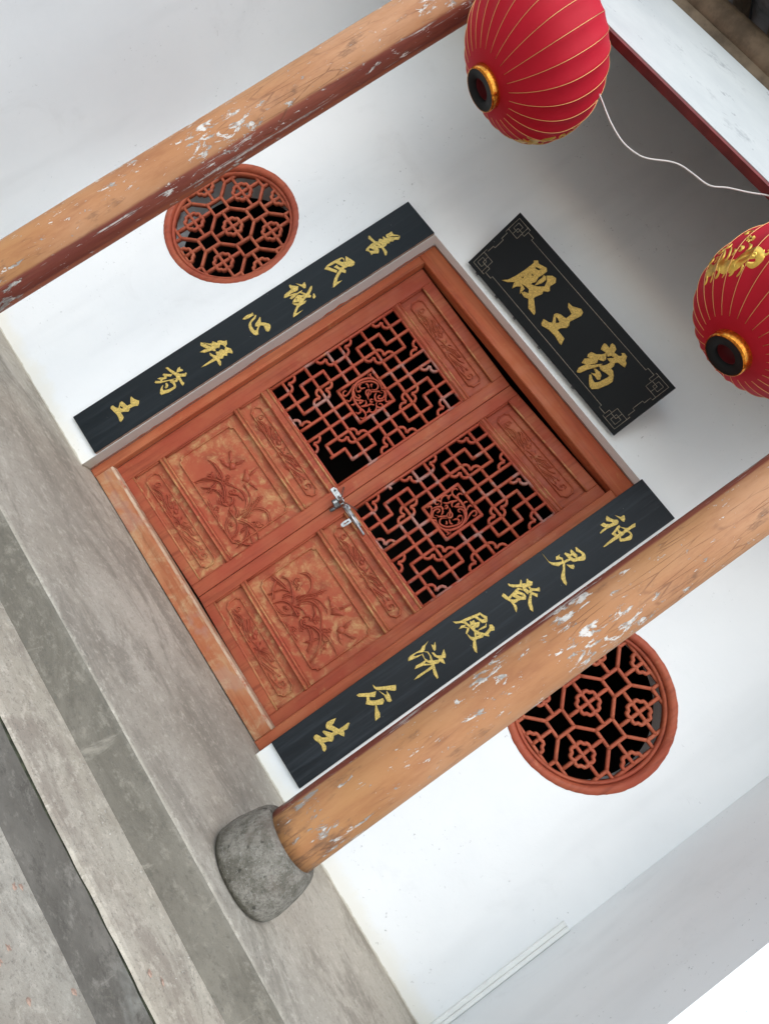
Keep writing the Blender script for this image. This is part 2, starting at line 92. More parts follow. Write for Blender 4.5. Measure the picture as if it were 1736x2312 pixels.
def m_plaster(name, a, b, specks=1.0):
    k = NT(name, 0.9, 0.2)
    c = k.mix(k.ramp(k.noise(1.3, 5, 0.6), 0.35, 0.7), a, b)
    c = k.mix(k.math('MULTIPLY', k.ramp(k.noise(4.0, 3, 0.5, k.mapv((1,1,0.22))), 0.52, 0.74), 0.22), c, (0.62,0.63,0.63))
    c = k.mix(k.math('MULTIPLY', k.ramp(k.noise(2.6, 6, 0.72, k.mapv(loc=(6,3,9)), 0.8), 0.55, 0.72), 0.15*specks), c, (0.60,0.60,0.59))
    cl = k.ramp(k.noise(2.1, 2, 0.5, k.mapv(loc=(3,1,7))), 0.46, 0.60)
    sp = k.math('MULTIPLY', k.ramp(k.noise(48, 5, 0.66), 0.655, 0.70), cl)
    c = k.mix(k.math('MULTIPLY', sp, 0.6*specks), c, (0.25,0.25,0.24))
    sc = k.math('MULTIPLY', k.ramp(k.noise(13, 6, 0.68, k.mapv((1,1,3.0)), 1.8), 0.66, 0.70), k.ramp(k.noise(1.1, 2, 0.5, k.mapv(loc=(9,2,4))), 0.52, 0.64))
    c = k.mix(k.math('MULTIPLY', sc, 0.55*specks), c, (0.3,0.3,0.3))
    # chipped plaster foot where the wall meets the paving
    z = k.xyz()[2]; zz = k.math('SUBTRACT', z, k.math('MULTIPLY', k.noise(14, 6, 0.75), 0.030))
    c = k.mix(k.ramp(zz, -0.010, -0.006, 1, 0), c, (0.42,0.385,0.33))
    c = k.mix(k.math('MULTIPLY', k.ramp(k.math('SUBTRACT', z, k.math('MULTIPLY', k.noise(5, 5, 0.7, k.mapv(loc=(2,2,2))), 0.16)), -0.06, 0.03, 1, 0), 0.45), c, (0.78,0.72,0.58))
    k.color(c); k.bump(k.noise(9, 4, 0.6), 0.3, 0.006)
    return k.m
def m_concrete(name, a, b, stain, seed=0.0, stretch=(1,1,1), streak=0.0):
    k = NT(name, 0.92, 0.2); v = k.mapv(stretch, (seed,seed*2,0))
    c = k.mix(k.ramp(k.noise(1.6, 6, 0.66, v, 0.4), 0.38, 0.60), a, b)
    c = k.mix(k.math('MULTIPLY', k.ramp(k.noise(4.2, 6, 0.72, k.mapv((0.45*stretch[0],1.0,1.0),(seed,4,2)), 0.7), 0.46, 0.63), 0.70), c, stain)
    c = k.mix(k.math('MULTIPLY', k.ramp(k.noise(0.9, 5, 0.6, k.mapv(loc=(seed+3,1,1))), 0.50, 0.68), 0.45), c, tuple(x*0.66 for x in a))
    c = k.mix(k.math('MULTIPLY', k.ramp(k.noise(20, 6, 0.80, v), 0.50, 0.66), 0.55), c, tuple(min(1,x*1.30) for x in b))
    c = k.mix(k.math('MULTIPLY', k.ramp(k.noise(26, 6, 0.8, k.mapv(stretch,(seed+9,5,5))), 0.52, 0.66), 0.55), c, tuple(x*0.62 for x in a))
    c = k.mix(k.math('MULTIPLY', k.ramp(k.noise(95, 5, 0.75, v), 0.56, 0.66), 0.5), c, (0.13,0.12,0.105))
    if streak:      # trowel and scrape marks across the face
        c = k.mix(k.math('MULTIPLY', k.ramp(k.noise(9, 6, 0.7, k.mapv((1,1,0.28),(seed,8,8)), 1.0), 0.60, 0.70), streak), c, tuple(min(1,x*1.7) for x in b))
    wv = k.mapv((1,1,1),(seed+1,2,3)); e = k.voro(1.2, k.mapv((1,1,1), (seed,0,0)), 'DISTANCE_TO_EDGE')
    dn = k.math('ADD', e, k.math('MULTIPLY', k.math('SUBTRACT', k.noise(8, 6, 0.66, wv), 0.5), 0.16))
    cr = k.math('MULTIPLY', k.ramp(k.math('ABSOLUTE', dn), 0.0, 0.004, 1, 0), k.ramp(k.noise(1.7, 2, 0.5, wv), 0.53, 0.58))
    c = k.mix(k.math('MULTIPLY', cr, 0.5), c, (0.17,0.155,0.13))
    k.color(c); k.bump(k.math('ADD', k.math('MULTIPLY', k.noise(95, 5, 0.75, v), 0.6), k.noise(14, 6, 0.75, v)), 0.45, 0.008)
    return k.m
def m_wood(name, base, alt, worn, wear_lo, wear_hi, grain=(1,1,0.06), rough=0.5, grey=0.0, dist=0.7):
    k = NT(name, rough, 0.22)
    g = k.noise(38, 5, 0.65, k.mapv(grain)); big = k.noise(3.1, 4, 0.6)
    c = k.mix(k.ramp(big, 0.35, 0.68), base, alt)
    c = k.mix(k.math('MULTIPLY', k.ramp(g, 0.46, 0.68), 0.50), c, tuple(x*0.50 for x in base))
    c = k.mix(k.math('MULTIPLY', k.ramp(k.noise(6, 5, 0.7, k.mapv(grain,(8,3,5))), 0.52, 0.66), 0.40), c, tuple(min(1, x*y) for x, y in zip(alt, (1.12,1.45,1.5))))
    wn = k.math('ADD', k.math('MULTIPLY', k.noise(9.0, 6, 0.74, k.mapv((1,1,1),(5,1,2)), dist), 0.70), k.math('MULTIPLY', k.noise(70, 5, 0.75, k.mapv(grain,(2,2,2))), 0.30))
    c = k.mix(k.ramp(wn, wear_lo, wear_hi), c, worn)
    if grey:
        gn = k.math('MULTIPLY', k.ramp(k.noise(5.0, 3, 0.6, k.mapv(loc=(7,7,1))), 0.54, 0.62), grey)
        c = k.mix(gn, c, (0.36,0.27,0.24))
    k.color(c); k.rough(k.ramp(k.noise(14, 3), 0.3, 0.7, rough-0.08, rough+0.2))
    k.bump(k.math('ADD', g, k.math('MULTIPLY', wn, 1.5)), 0.22, 0.003)
    return k.m
def m_column(name, ang, side):
    k = NT(name, 0.62, 0.3); X = k.xyz()
    c = k.mix(k.ramp(k.noise(2.6, 6, 0.66, k.mapv((1,1,0.40))), 0.34, 0.66), (0.415,0.185,0.078), (0.485,0.255,0.135))
    c = k.mix(k.ramp(k.noise(1.3, 3, 0.5, k.mapv(loc=(4,4,4))), 0.46, 0.66), c, (0.405,0.195,0.078))
    c = k.mix(k.math('MULTIPLY', k.ramp(k.noise(11, 6, 0.74, k.mapv((1,1,0.16))), 0.45, 0.72), 0.55), c, (0.27,0.095,0.040))
    c = k.mix(k.math('MULTIPLY', k.ramp(k.noise(4.5, 6, 0.72, k.mapv((1,1,0.45),(3,6,2)), 0.6), 0.56, 0.70), 0.45), c, (0.52,0.34,0.22))
    # side turned to the door keeps its old maroon coat, with an orange strip behind it
    ln = k.math('SQRT', k.math('ADD', k.math('MULTIPLY', X[0], X[0]), k.math('MULTIPLY', X[1], X[1])))
    def toward(a, nz):
        d_ = k.math('DIVIDE', k.math('ADD', k.math('MULTIPLY', X[0], math.cos(a)), k.math('MULTIPLY', X[1], math.sin(a))), ln)
        return k.math('ADD', d_, k.math('MULTIPLY', k.math('SUBTRACT', k.noise(7, 6, 0.72, k.mapv((1,1,0.22))), 0.5), nz))
    c = k.mix(k.ramp(toward(ang+side*R_(52), 0.06), 0.76, 0.80), c, (0.36,0.095,0.036))
    band = k.ramp(toward(ang, 0.10), 0.900, 0.950)
    mar = k.mix(k.ramp(k.noise(8, 6, 0.7, k.mapv((1,1,0.12),(5,5,5))), 0.38, 0.66), (0.175,0.042,0.028), (0.265,0.075,0.044))
    c = k.mix(band, c, mar)
    # hairline cracks along the grain
    ce = k.voro(34, k.mapv((1,1,0.10),(2,2,2)), 'DISTANCE_TO_EDGE')
    ck = k.math('MULTIPLY', k.ramp(ce, 0.0, 0.045, 1, 0), k.ramp(k.noise(5, 4, 0.6, k.mapv((1,1,0.4),(8,1,1))), 0.50, 0.62))
    c = k.mix(k.math('MULTIPLY', ck, 0.6), c, (0.14,0.055,0.03))
    # grime patches, then chips: scattered small ones and clustered peels down to grey timber
    zf = k.ramp(X[2], 0.15, 0.75, 1, 0)
    gr = k.math('MULTIPLY', k.ramp(k.math('ADD', k.noise(7, 6, 0.72, k.mapv((1,1,0.35),(6,2,9))), k.math('MULTIPLY', zf, 0.09)), 0.58, 0.70), 0.75)
    c = k.mix(gr, c, (0.15,0.075,0.045))
    f1 = k.noise(30, 6, 0.72, k.mapv((1,1,0.30)), 0.5)
    cl = k.ramp(k.noise(2.9, 4, 0.62, k.mapv((1,1,0.6),(1,5,3))), 0.42, 0.70, -0.075, 0.075)
    hh = k.math('ADD', k.math('ADD', f1, cl), k.math('MULTIPLY', zf, 0.03))
    f2 = k.math('ADD', k.noise(62, 6, 0.70, k.mapv((1,1,0.32),(9,9,9)), 0.4), k.ramp(k.noise(3.5, 3, 0.6, k.mapv(loc=(7,3,1))), 0.40, 0.62, -0.06, 0.02))
    f3 = k.math('MULTIPLY', k.ramp(k.noise(48, 5, 0.66, k.mapv((1,1,0.035),(3,1,4))), 0.585, 0.62), band)
    chip = k.math('MAXIMUM', k.math('MAXIMUM', k.ramp(hh, 0.598, 0.612), k.ramp(f2, 0.628, 0.642)), k.math('MULTIPLY', f3, 0.75))
    cc = k.mix(k.ramp(k.math('ADD', k.noise(19, 5, 0.7, k.mapv(loc=(2,7,7))), k.math('MULTIPLY', zf, 0.12)), 0.44, 0.60), (0.66,0.61,0.56), (0.30,0.275,0.25))
    c = k.mix(chip, c, cc)
    k.color(c)
    k.bump(k.math('ADD', k.math('MULTIPLY', chip, -1.0), k.math('ADD', k.math('MULTIPLY', k.noise(50, 6, 0.7, k.mapv((1,1,0.3))), 0.7), k.math('MULTIPLY', ck, -0.5))), 0.6, 0.004)
    return k.m
def m_simple(name, c, rough=0.5, metal=0.0, var=0.0, scale=20, spec=0.5, bump=0.0):
    k = NT(name, rough, spec, metal)
    if var: k.color(k.mix(k.ramp(k.noise(scale, 5, 0.6), 0.3, 0.7), tuple(x*(1-var) for x in c), tuple(min(1, x*(1+var)) for x in c)))
    else: k.color(c)
    if bump: k.bump(k.noise(scale*3, 4, 0.6), bump, 0.002)
    return k.m
def m_board(name, c, streak):
    k = NT(name, 0.45, 0.22); g = k.noise(30, 6, 0.7, k.mapv((1,1,0.05)))
    cc = k.mix(k.math('MULTIPLY', k.ramp(g, 0.45, 0.75), streak), c, (0.045,0.053,0.062))
    cc = k.mix(k.ramp(k.noise(60, 3, 0.5), 0.765, 0.78), cc, (0.5,0.5,0.5))
    k.color(cc); k.rough(k.ramp(g, 0.3, 0.7, 0.32, 0.55)); k.bump(g, 0.25, 0.002); return k.m
def m_gold(name, c=(0.68,0.49,0.135)):
    k = NT(name, 0.48, 0.5, 0.35); n = k.noise(180, 4, 0.7)
    k.color(k.mix(k.ramp(n, 0.35, 0.7), tuple(x*0.62 for x in c), tuple(min(1,x*1.25) for x in c))); k.bump(n, 0.5, 0.0015); return k.m
def m_stone(name):
    k = NT(name, 0.93, 0.2)
    c = k.mix(k.ramp(k.noise(11, 6, 0.8), 0.40, 0.62), (0.150,0.135,0.108), (0.30,0.272,0.23))
    pit = k.math('MULTIPLY', k.ramp(k.math('ADD', k.voro(24), k.math('MULTIPLY', k.math('SUBTRACT', k.noise(30, 5, 0.75), 0.5), 0.9)), 0.08, 0.17, 1, 0), k.ramp(k.noise(6, 3, 0.6, k.mapv(loc=(1,9,4))), 0.42, 0.50))
    c = k.mix(k.math('MULTIPLY', pit, 0.85), c, (0.06,0.056,0.046))
    c = k.mix(k.math('MULTIPLY', k.ramp(k.noise(95, 5, 0.8), 0.50, 0.62), 0.55), c, (0.085,0.078,0.062))
    c = k.mix(k.math('MULTIPLY', k.ramp(k.noise(120, 3, 0.7), 0.55, 0.7), 0.5), c, (0.42,0.40,0.36))
    c = k.mix(k.math('MULTIPLY', k.ramp(k.noise(4, 4, 0.6, k.mapv(loc=(3,3,3))), 0.55, 0.7), 0.5), c, (0.22,0.17,0.14))
    z = k.math('SUBTRACT', k.xyz()[2], k.math('MULTIPLY', k.noise(25, 4, 0.7), 0.06))
    c = k.mix(k.math('MULTIPLY', k.ramp(z, -0.03, 0.0, 1, 0), 0.8), c, (0.055,0.048,0.03))      # darker, uneven line at the foot
    k.color(c); k.bump(k.math('ADD', k.noise(45, 6, 0.8), k.math('MULTIPLY', k.noise(8, 4, 0.6), 1.6)), 0.9, 0.012); return k.m
def m_beam(name):
    k = NT(name, 0.8, 0.3); v = k.mapv((0.22,1,1))
    c = k.mix(k.ramp(k.noise(6, 5, 0.65, v), 0.35, 0.7), (0.60,0.615,0.61), (0.52,0.54,0.545))
    c = k.mix(k.math('MULTIPLY', k.ramp(k.noise(13, 6, 0.72, k.mapv((0.22,1,1),(1,2,3))), 0.55, 0.70), 0.7), c, (0.25,0.265,0.28))
    c = k.mix(k.math('MULTIPLY', k.ramp(k.noise(40, 4, 0.7, v), 0.64, 0.7), 0.6), c, (0.25,0.26,0.28))
    k.color(c); k.bump(k.noise(30, 5, 0.6, v), 0.25, 0.003); return k.m
def m_fabric(name):
    k = NT(name, 0.65, 0.25); n = k.noise(400, 2, 0.5)
    k.color(k.mix(k.ramp(k.noise(6, 3, 0.5), 0.3, 0.7), (0.42,0.004,0.016), (0.48,0.005,0.021)))
    k.b.inputs['Sheen Weight'].default_value = 0.12; k.b.inputs['Sheen Roughness'].default_value = 0.4; k.b.inputs['Sheen Tint'].default_value = (1.0,0.25,0.35,1)
    k.b.inputs['Transmission Weight'].default_value = 0.0
    k.bump(n, 0.15, 0.001); return k.m

M = dict(
    plaster=m_plaster('white_plaster', (0.84,0.845,0.84), (0.80,0.81,0.81)),
    plaster2=m_plaster('white_plaster_side', (0.87,0.875,0.875), (0.83,0.84,0.845)),
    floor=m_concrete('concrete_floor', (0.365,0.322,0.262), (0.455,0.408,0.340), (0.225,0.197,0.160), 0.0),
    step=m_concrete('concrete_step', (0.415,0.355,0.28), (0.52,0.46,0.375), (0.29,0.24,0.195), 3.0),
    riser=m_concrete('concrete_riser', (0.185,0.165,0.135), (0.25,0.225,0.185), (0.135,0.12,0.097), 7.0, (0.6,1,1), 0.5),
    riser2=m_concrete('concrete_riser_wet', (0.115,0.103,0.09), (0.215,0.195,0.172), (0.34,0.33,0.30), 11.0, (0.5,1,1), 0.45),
    ground=m_concrete('concrete_ground', (0.37,0.325,0.265), (0.48,0.43,0.36), (0.25,0.215,0.175), 5.0),
    wood=m_wood('red_paint_wood', (0.325,0.060,0.030), (0.375,0.098,0.044), (0.43,0.175,0.075), 0.54, 0.72),
    wood_h=m_wood('red_paint_wood_rail', (0.325,0.060,0.030), (0.375,0.098,0.044), (0.43,0.175,0.075), 0.54, 0.72, (0.06,1,1)),
    worn=m_wood('worn_red_paint', (0.345,0.070,0.034), (0.385,0.100,0.046), (0.48,0.265,0.115), 0.465, 0.66, (0.25,1,0.25)),
    carve=m_wood('red_carving_paint', (0.31,0.058,0.030), (0.37,0.090,0.042), (0.45,0.22,0.10), 0.52, 0.72, (0.4,1,0.4)),
    bead=m_wood('rubbed_bead_paint', (0.36,0.068,0.036), (0.42,0.12,0.055), (0.46,0.24,0.10), 0.46, 0.62, (0.06,1,1)),
    lattice=m_wood('red_lattice_paint', (0.37,0.065,0.036), (0.40,0.085,0.042), (0.46,0.24,0.115), 0.58, 0.68, (1,1,0.2), 0.5, 0.55),
    frame=m_wood('orange_frame_paint', (0.40,0.095,0.042), (0.44,0.135,0.06), (0.50,0.24,0.10), 0.56, 0.72),
    frame_h=m_wood('orange_header_paint', (0.36,0.075,0.032), (0.42,0.11,0.045), (0.50,0.22,0.08), 0.58, 0.74, (0.06,1,1)),
    thresh=m_wood('rubbed_threshold_paint', (0.38,0.115,0.05), (0.42,0.18,0.085), (0.47,0.31,0.17), 0.46, 0.70, (0.05,1,1), 0.6, 0.25),
    thresh_edge=m_wood('bare_threshold_edge', (0.40,0.24,0.15), (0.52,0.38,0.27), (0.36,0.12,0.06), 0.48, 0.62, (0.06,1,1), 0.6),
    wring=m_wood('window_ring_paint', (0.36,0.075,0.042), (0.40,0.10,0.05), (0.46,0.19,0.10), 0.56, 0.74),
    wlat=m_wood('window_lattice_paint', (0.38,0.085,0.045), (0.42,0.11,0.055), (0.48,0.22,0.12), 0.58, 0.7),
    colL=m_column('column_paint_left', R_(-8), 1), colR=m_column('column_paint_right', R_(188), -1),
    stone=m_stone('grey_granite'),
    board=m_board('black_lacquer_board', (0.010,0.014,0.017), 0.25), board2=m_board('weathered_black_board', (0.013,0.016,0.019), 0.55),
    plaque=m_board('black_lacquer_plaque', (0.006,0.0075,0.009), 0.05),
    edge=m_simple('bare_wood_edge', (0.30,0.22,0.17), 0.8, 0, 0.35, 30),
    gold=m_gold('gold_paint'), gold_dull=m_gold('old_gold_paint', (0.56,0.37,0.095)),
    goldline=m_simple('faint_gold_line', (0.30,0.26,0.20), 0.5, 0.2, 0.3, 60),
    beam=m_beam('white_beam_paint'), soffit=m_simple('maroon_paint', (0.17,0.022,0.022), 0.6, 0, 0.25, 12),
    log=m_simple('old_brown_timber', (0.15,0.11,0.075), 0.85, 0, 0.4, 9, 0.3, 0.3),
    tile=m_simple('grey_roof_tile', (0.15,0.16,0.17), 0.85, 0, 0.35, 12, 0.3, 0.3),
    red=m_fabric('red_lantern_cloth'),
    goldfoil=m_simple('gold_foil', (0.80,0.50,0.10), 0.28, 0.9, 0.2, 40), ribgold=m_simple('gold_rib_foil', (0.78,0.46,0.18), 0.35, 0.75),
    collar=m_simple('orange_gold_collar', (0.72,0.24,0.03), 0.16, 0.9, 0.5, 90), black=m_simple('black_plastic', (0.010,0.012,0.013), 0.6, 0, 0, 20, 0.2),
    innerred=m_simple('dark_red_tube', (0.14,0.008,0.012), 0.5),
    wire=m_simple('white_cable', (0.62,0.57,0.54), 0.5), steel=m_simple('zinc_steel', (0.45,0.46,0.47), 0.38, 0.85, 0.3, 60),
    iron=m_simple('dark_iron', (0.10,0.10,0.10), 0.4, 0.7, 0.3, 60), rust=m_simple('brown_wire', (0.13,0.06,0.045), 0.55, 0.2, 0.3, 80),
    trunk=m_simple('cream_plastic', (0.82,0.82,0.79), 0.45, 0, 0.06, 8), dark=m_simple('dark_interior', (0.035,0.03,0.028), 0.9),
    paper=m_simple('red_paper', (0.44,0.29,0.22), 0.8, 0, 0.4, 90), crumb=m_simple('pale_crumb', (0.42,0.385,0.335), 0.9, 0, 0.4, 200),
    lip_groove=m_simple('dark_groove', (0.05,0.052,0.03), 0.95, 0, 0.5, 40),  # dark colour for the groove faces under the step lip
)

# ---------------------------------------------------------------- mesh helpers (drawing units; baked to metres)
class MB:
    def __init__(s): s.v = []; s.f = []; s.smooth = []
    def add(s, vs, fs, smooth=False):
        o = len(s.v); s.v += [tuple(p) for p in vs]
        for f in fs: s.f.append(tuple(i+o for i in f)); s.smooth.append(smooth)
        return s
    def box(s, x0, x1, y0, y1, z0, z1):
        return s.add([(x0,y0,z0),(x1,y0,z0),(x1,y1,z0),(x0,y1,z0),(x0,y0,z1),(x1,y0,z1),(x1,y1,z1),(x0,y1,z1)],
                     [(0,3,2,1),(4,5,6,7),(0,1,5,4),(1,2,6,5),(2,3,7,6),(3,0,4,7)])
    def cbox(s, x0, x1, y0, y1, z0, z1, c=0.0015):
        """box whose front (low y) edges are chamfered"""
        a, b = (x0+c, x1-c), (z0+c, z1-c)
        v = [(a[0],y0,b[0]),(a[1],y0,b[0]),(a[1],y0,b[1]),(a[0],y0,b[1]),
             (x0,y0+c,z0),(x1,y0+c,z0),(x1,y0+c,z1),(x0,y0+c,z1),(x0,y1,z0),(x1,y1,z0),(x1,y1,z1),(x0,y1,z1)]
        f = [(0,1,2,3)]
        for i in range(4):
            j = (i+1) % 4; f += [(4+i,4+j,j,i),(8+i,8+j,4+j,4+i)]
        f.append((11,10,9,8)); return s.add(v, f)
    def lathe(s, prof, n=48, c=(0,0,0), cap=True, rfun=None):
        vs = []
        for r, z in prof:
            for k in range(n):
                t = 2*math.pi*k/n; rr = r*(rfun(t, z) if rfun else 1)
                vs.append((c[0]+rr*math.cos(t), c[1]+rr*math.sin(t), c[2]+z))
        fs = []
        for i in range(len(prof)-1):
            for k in range(n):
                j = (k+1) % n; fs.append((i*n+k, i*n+j, (i+1)*n+j, (i+1)*n+k))
        s.add(vs, fs, True)
        if cap:
            o = len(s.v)-len(vs)
            s.f.append(tuple(o+k for k in reversed(range(n)))); s.smooth.append(False)
            e = o+(len(prof)-1)*n; s.f.append(tuple(e+k for k in range(n))); s.smooth.append(False)
        return s
    def tube(s, pts, r, n=8, close=False):
        P = [Vector(p) for p in pts]; N = len(P); vs = []; ref = Vector((0.31,0.77,0.55)).normalized()
        for i, p in enumerate(P):
            t = (P[min(i+1,N-1)]-P[max(i-1,0)]).normalized()
            a = t.cross(ref).normalized(); b = t.cross(a)
            rr = r[i] if isinstance(r, (list,tuple)) else r
            for k in range(n):
                q = 2*math.pi*k/n; vs.append(p+(a*math.cos(q)+b*math.sin(q))*rr)
        fs = [(i*n+k, i*n+(k+1)%n, (i+1)*n+(k+1)%n, (i+1)*n+k) for i in range(N-1) for k in range(n)]
        fs += [tuple(reversed(range(n))), tuple((N-1)*n+k for k in range(n))]
        return s.add(vs, fs, True)
    def stroke(s, pts, wd, y0, h, taper=True, back=None, closed=False, sub=4):
        """rounded ribbon lying in the x-z plane, its crest towards -y; pts are (x,z)"""
        P = smooth_path(pts, sub, closed); N = len(P); vs = []; n = 5 if back is None else 7
        for i, p in enumerate(P):
            if closed: a, b = P[i-1], P[(i+1) % N]
            else: a, b = P[max(i-1,0)], P[min(i+1,N-1)]
            d = Vector((b[0]-a[0], b[1]-a[1])); d = d.normalized() if d.length > 1e-9 else Vector((1,0)); q = Vector((-d.y, d.x))
            t = i/max(1,N-1); k = 1.0
            if taper and not closed: k = 0.35+0.65*min(1, 4*t, 3*(1-t)+0.05)
            ww = wd*k*0.5; hh = h*(0.5+0.5*k)
            prof = [(-1,0),(-0.62,0.75),(0,1),(0.62,0.75),(1,0)]
            for (u, e) in prof: vs.append((p[0]+q.x*u*ww, y0-e*hh, p[1]+q.y*u*ww))
            if back is not None:
                vs.append((p[0]+q.x*ww, back, p[1]+q.y*ww)); vs.append((p[0]-q.x*ww, back, p[1]-q.y*ww))
        M_ = N if closed else N-1; kk = n if back is not None else n-1
        fs = [(i*n+k, i*n+(k+1)%n, ((i+1)%N)*n+(k+1)%n, ((i+1)%N)*n+k) for i in range(M_) for k in range(kk)]
        if not closed: fs += [tuple(range(n)), tuple(reversed([(N-1)*n+k for k in range(n)]))]
        return s.add(vs, fs, True)
    def blob(s, c, rx, rz, y0, h, n=10):
        vs = [(c[0], y0-h, c[1])]
        for k in range(n):
            t = 2*math.pi*k/n; vs.append((c[0]+0.6*rx*math.cos(t), y0-h*0.8, c[1]+0.6*rz*math.sin(t)))
        for k in range(n):
            t = 2*math.pi*k/n; vs.append((c[0]+rx*math.cos(t), y0, c[1]+rz*math.sin(t)))
        fs = []
        for k in range(n):
            j = (k+1) % n; fs += [(0,1+k,1+j), (1+k,1+n+k,1+n+j,1+j)]
        return s.add(vs, fs, True)
    def poly_dome(s, pts, y0, h):
        """low relief of an outline: edge on y0, inset crest"""
        c = [sum(p[0] for p in pts)/len(pts), sum(p[1] for p in pts)/len(pts)]; n = len(pts)
        vs = [(c[0], y0-h*1.15, c[1])] + [(c[0]+(p[0]-c[0])*0.72, y0-h, c[1]+(p[1]-c[1])*0.72) for p in pts] + [(p[0], y0, p[1]) for p in pts]
        fs = []
        for k in range(n):
            j = (k+1) % n; fs += [(0,1+k,1+j), (1+k,1+n+k,1+n+j,1+j)]
        return s.add(vs, fs, True)
    def build(s, name, mat, parent=None, origin=(0,0,0), rot=None):
        me = bpy.data.meshes.new(name); o = Vector(origin)
        me.from_pydata([tuple((Vector(p)-o)*S) for p in s.v], [], s.f)
        bm = bmesh.new(); bm.from_mesh(me); bmesh.ops.recalc_face_normals(bm, faces=bm.faces); bm.to_mesh(me); bm.free()
        for p, f in zip(me.polygons, s.smooth): p.use_smooth = f
        me.materials.append(M[mat]); return link(name, me, parent, o*S, rot)
def link(name, data, parent=None, loc=(0,0,0), rot=None):
    ob = bpy.data.objects.new(name, data); COL.objects.link(ob); ob.location = loc
    if rot: ob.rotation_euler = rot
    if parent: ob.parent = parent
    return ob
def empty(name, loc=(0,0,0)): return link(name, None, None, Vector(loc)*S)
def tag(o, label=None, cat=None, group=None, kind=None):
    for k, v in (('label',label),('category',cat),('group',group),('kind',kind)):
        if v: o[k] = v
    return o
def smooth_path(pts, sub=4, closed=False):
    P = [Vector(p) for p in pts]; n = len(P)
    if n < 3 or sub < 2: return [tuple(p) for p in P]
    out = []
    for i in range(n if closed else n-1):
        p0 = P[i-1] if (closed or i > 0) else P[0]; p1 = P[i]; p2 = P[(i+1) % n]; p3 = P[(i+2) % n] if (closed or i < n-2) else P[n-1]
        for k in range(sub):
            t = k/sub
            out.append(tuple(0.5*((2*p1)+(p2-p0)*t+(2*p0-5*p1+4*p2-p3)*t*t+(3*p1-p0-3*p2+p3)*t**3)))
    if not closed: out.append(tuple(P[-1]))
    return out
def flat_mesh(name, loops, depth, bevel, mat, parent, loc, rot=None, axis=True):
    """closed loops (holes by even-odd) in the x-z plane, thickened along y about y=0, as one mesh object"""
    cu = bpy.data.curves.new(name+'_outline', 'CURVE'); cu.dimensions = '2D'; cu.fill_mode = 'BOTH'
    cu.extrude = depth*S/2; cu.bevel_depth = bevel*S; cu.bevel_resolution = 1 if bevel else 0
    for l in loops:
        sp = cu.splines.new('POLY'); sp.points.add(len(l)-1); sp.use_cyclic_u = True
        for q, (x, z) in zip(sp.points, l): q.co = (x*S, z*S, 0, 1)
    t = bpy.data.objects.new('t', cu); COL.objects.link(t)
    dg = bpy.context.evaluated_depsgraph_get(); me = bpy.data.meshes.new_from_object(t.evaluated_get(dg))
    bpy.data.objects.remove(t); bpy.data.curves.remove(cu)
    me.transform(Matrix.Rotation(math.pi/2, 4, 'X')); me.name = name
    me.materials.clear(); me.materials.append(M[mat])
    return link(name, me, parent, Vector(loc)*S, rot)

# ================================================================ GROUND, STEP, PORCH FLOOR
def slab(name, x0, x1, prof, mats, nx=420, jit=0.0016, groove=()):
    """profile (y,z) swept along x with slightly uneven edges; top faces first material, front faces second"""
    vs = []; n = len(prof)
    for i in range(nx+1):
        x = x0+(x1-x0)*i/nx
        for k, (y, z) in enumerate(prof):
            j = jit if 0 < k < n-1 else 0
            kq = 1.0 if k < 3 else 1.0+0.05*k
            a = noise.noise(Vector((x*5, kq, 1.7)))+0.6*noise.noise(Vector((x*19, kq*5.3, 4.1)))+0.35*noise.noise(Vector((x*70, kq*2, 4.1)))
            b = noise.noise(Vector((x*5, k*2.7, 9.2)))+0.4*noise.noise(Vector((x*19, k*1.3, 2.2)))
            vs.append((x*S, (y+a*j)*S, (z+b*j*0.6)*S))
    fs = []; mi = []
    for i in range(nx):
        for k in range(n-1):
            fs.append((i*n+k, i*n+k+1, (i+1)*n+k+1, (i+1)*n+k))
            dy, dz = prof[k+1][0]-prof[k][0], prof[k+1][1]-prof[k][1]
            mi.append(2 if k in groove else 1 if abs(dz) > abs(dy)*1.2 else 0)
    me = bpy.data.meshes.new(name); me.from_pydata(vs, [], fs)
    for m_ in mats: me.materials.append(M[m_])
    for p, q in zip(me.polygons, mi): p.material_index = q
    bm = bmesh.new(); bm.from_mesh(me); bmesh.ops.recalc_face_normals(bm, faces=bm.faces)
    if sum(f.normal.z for f in bm.faces) < 0: bmesh.ops.reverse_faces(bm, faces=bm.faces)
    bm.to_mesh(me); bm.free()
    for p in me.polygons: p.use_smooth = False
    return tag(link(name, me), kind='structure')
D1, H1, D2, H2 = 0.6098, 0.0850, 0.7636, 0.0802
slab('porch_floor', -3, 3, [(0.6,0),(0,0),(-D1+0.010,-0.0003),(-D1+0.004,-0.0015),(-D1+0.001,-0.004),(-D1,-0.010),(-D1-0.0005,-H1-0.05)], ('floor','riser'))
slab('step', -3, 3, [(-D1+0.01,-H1),(-D2+0.012,-H1-0.0003),(-D2+0.004,-H1-0.002),(-D2,-H1-0.0060),(-D2+0.005,-H1-0.0070),(-D2+0.004,-H1-0.0095),(-D2+0.0012,-H1-0.0105),(-D2+0.0015,-H1-H2-0.05)], ('step','riser2','lip_groove'), jit=0.0034, groove=(3,4,5))
gz = -H1-H2
g = MB(); g.add([(-20,-25,gz),(20,-25,gz),(20,-D2+0.02,gz),(-20,-D2+0.02,gz)], [(0,1,2,3)]); tag(g.build('ground', 'ground'), kind='structure')

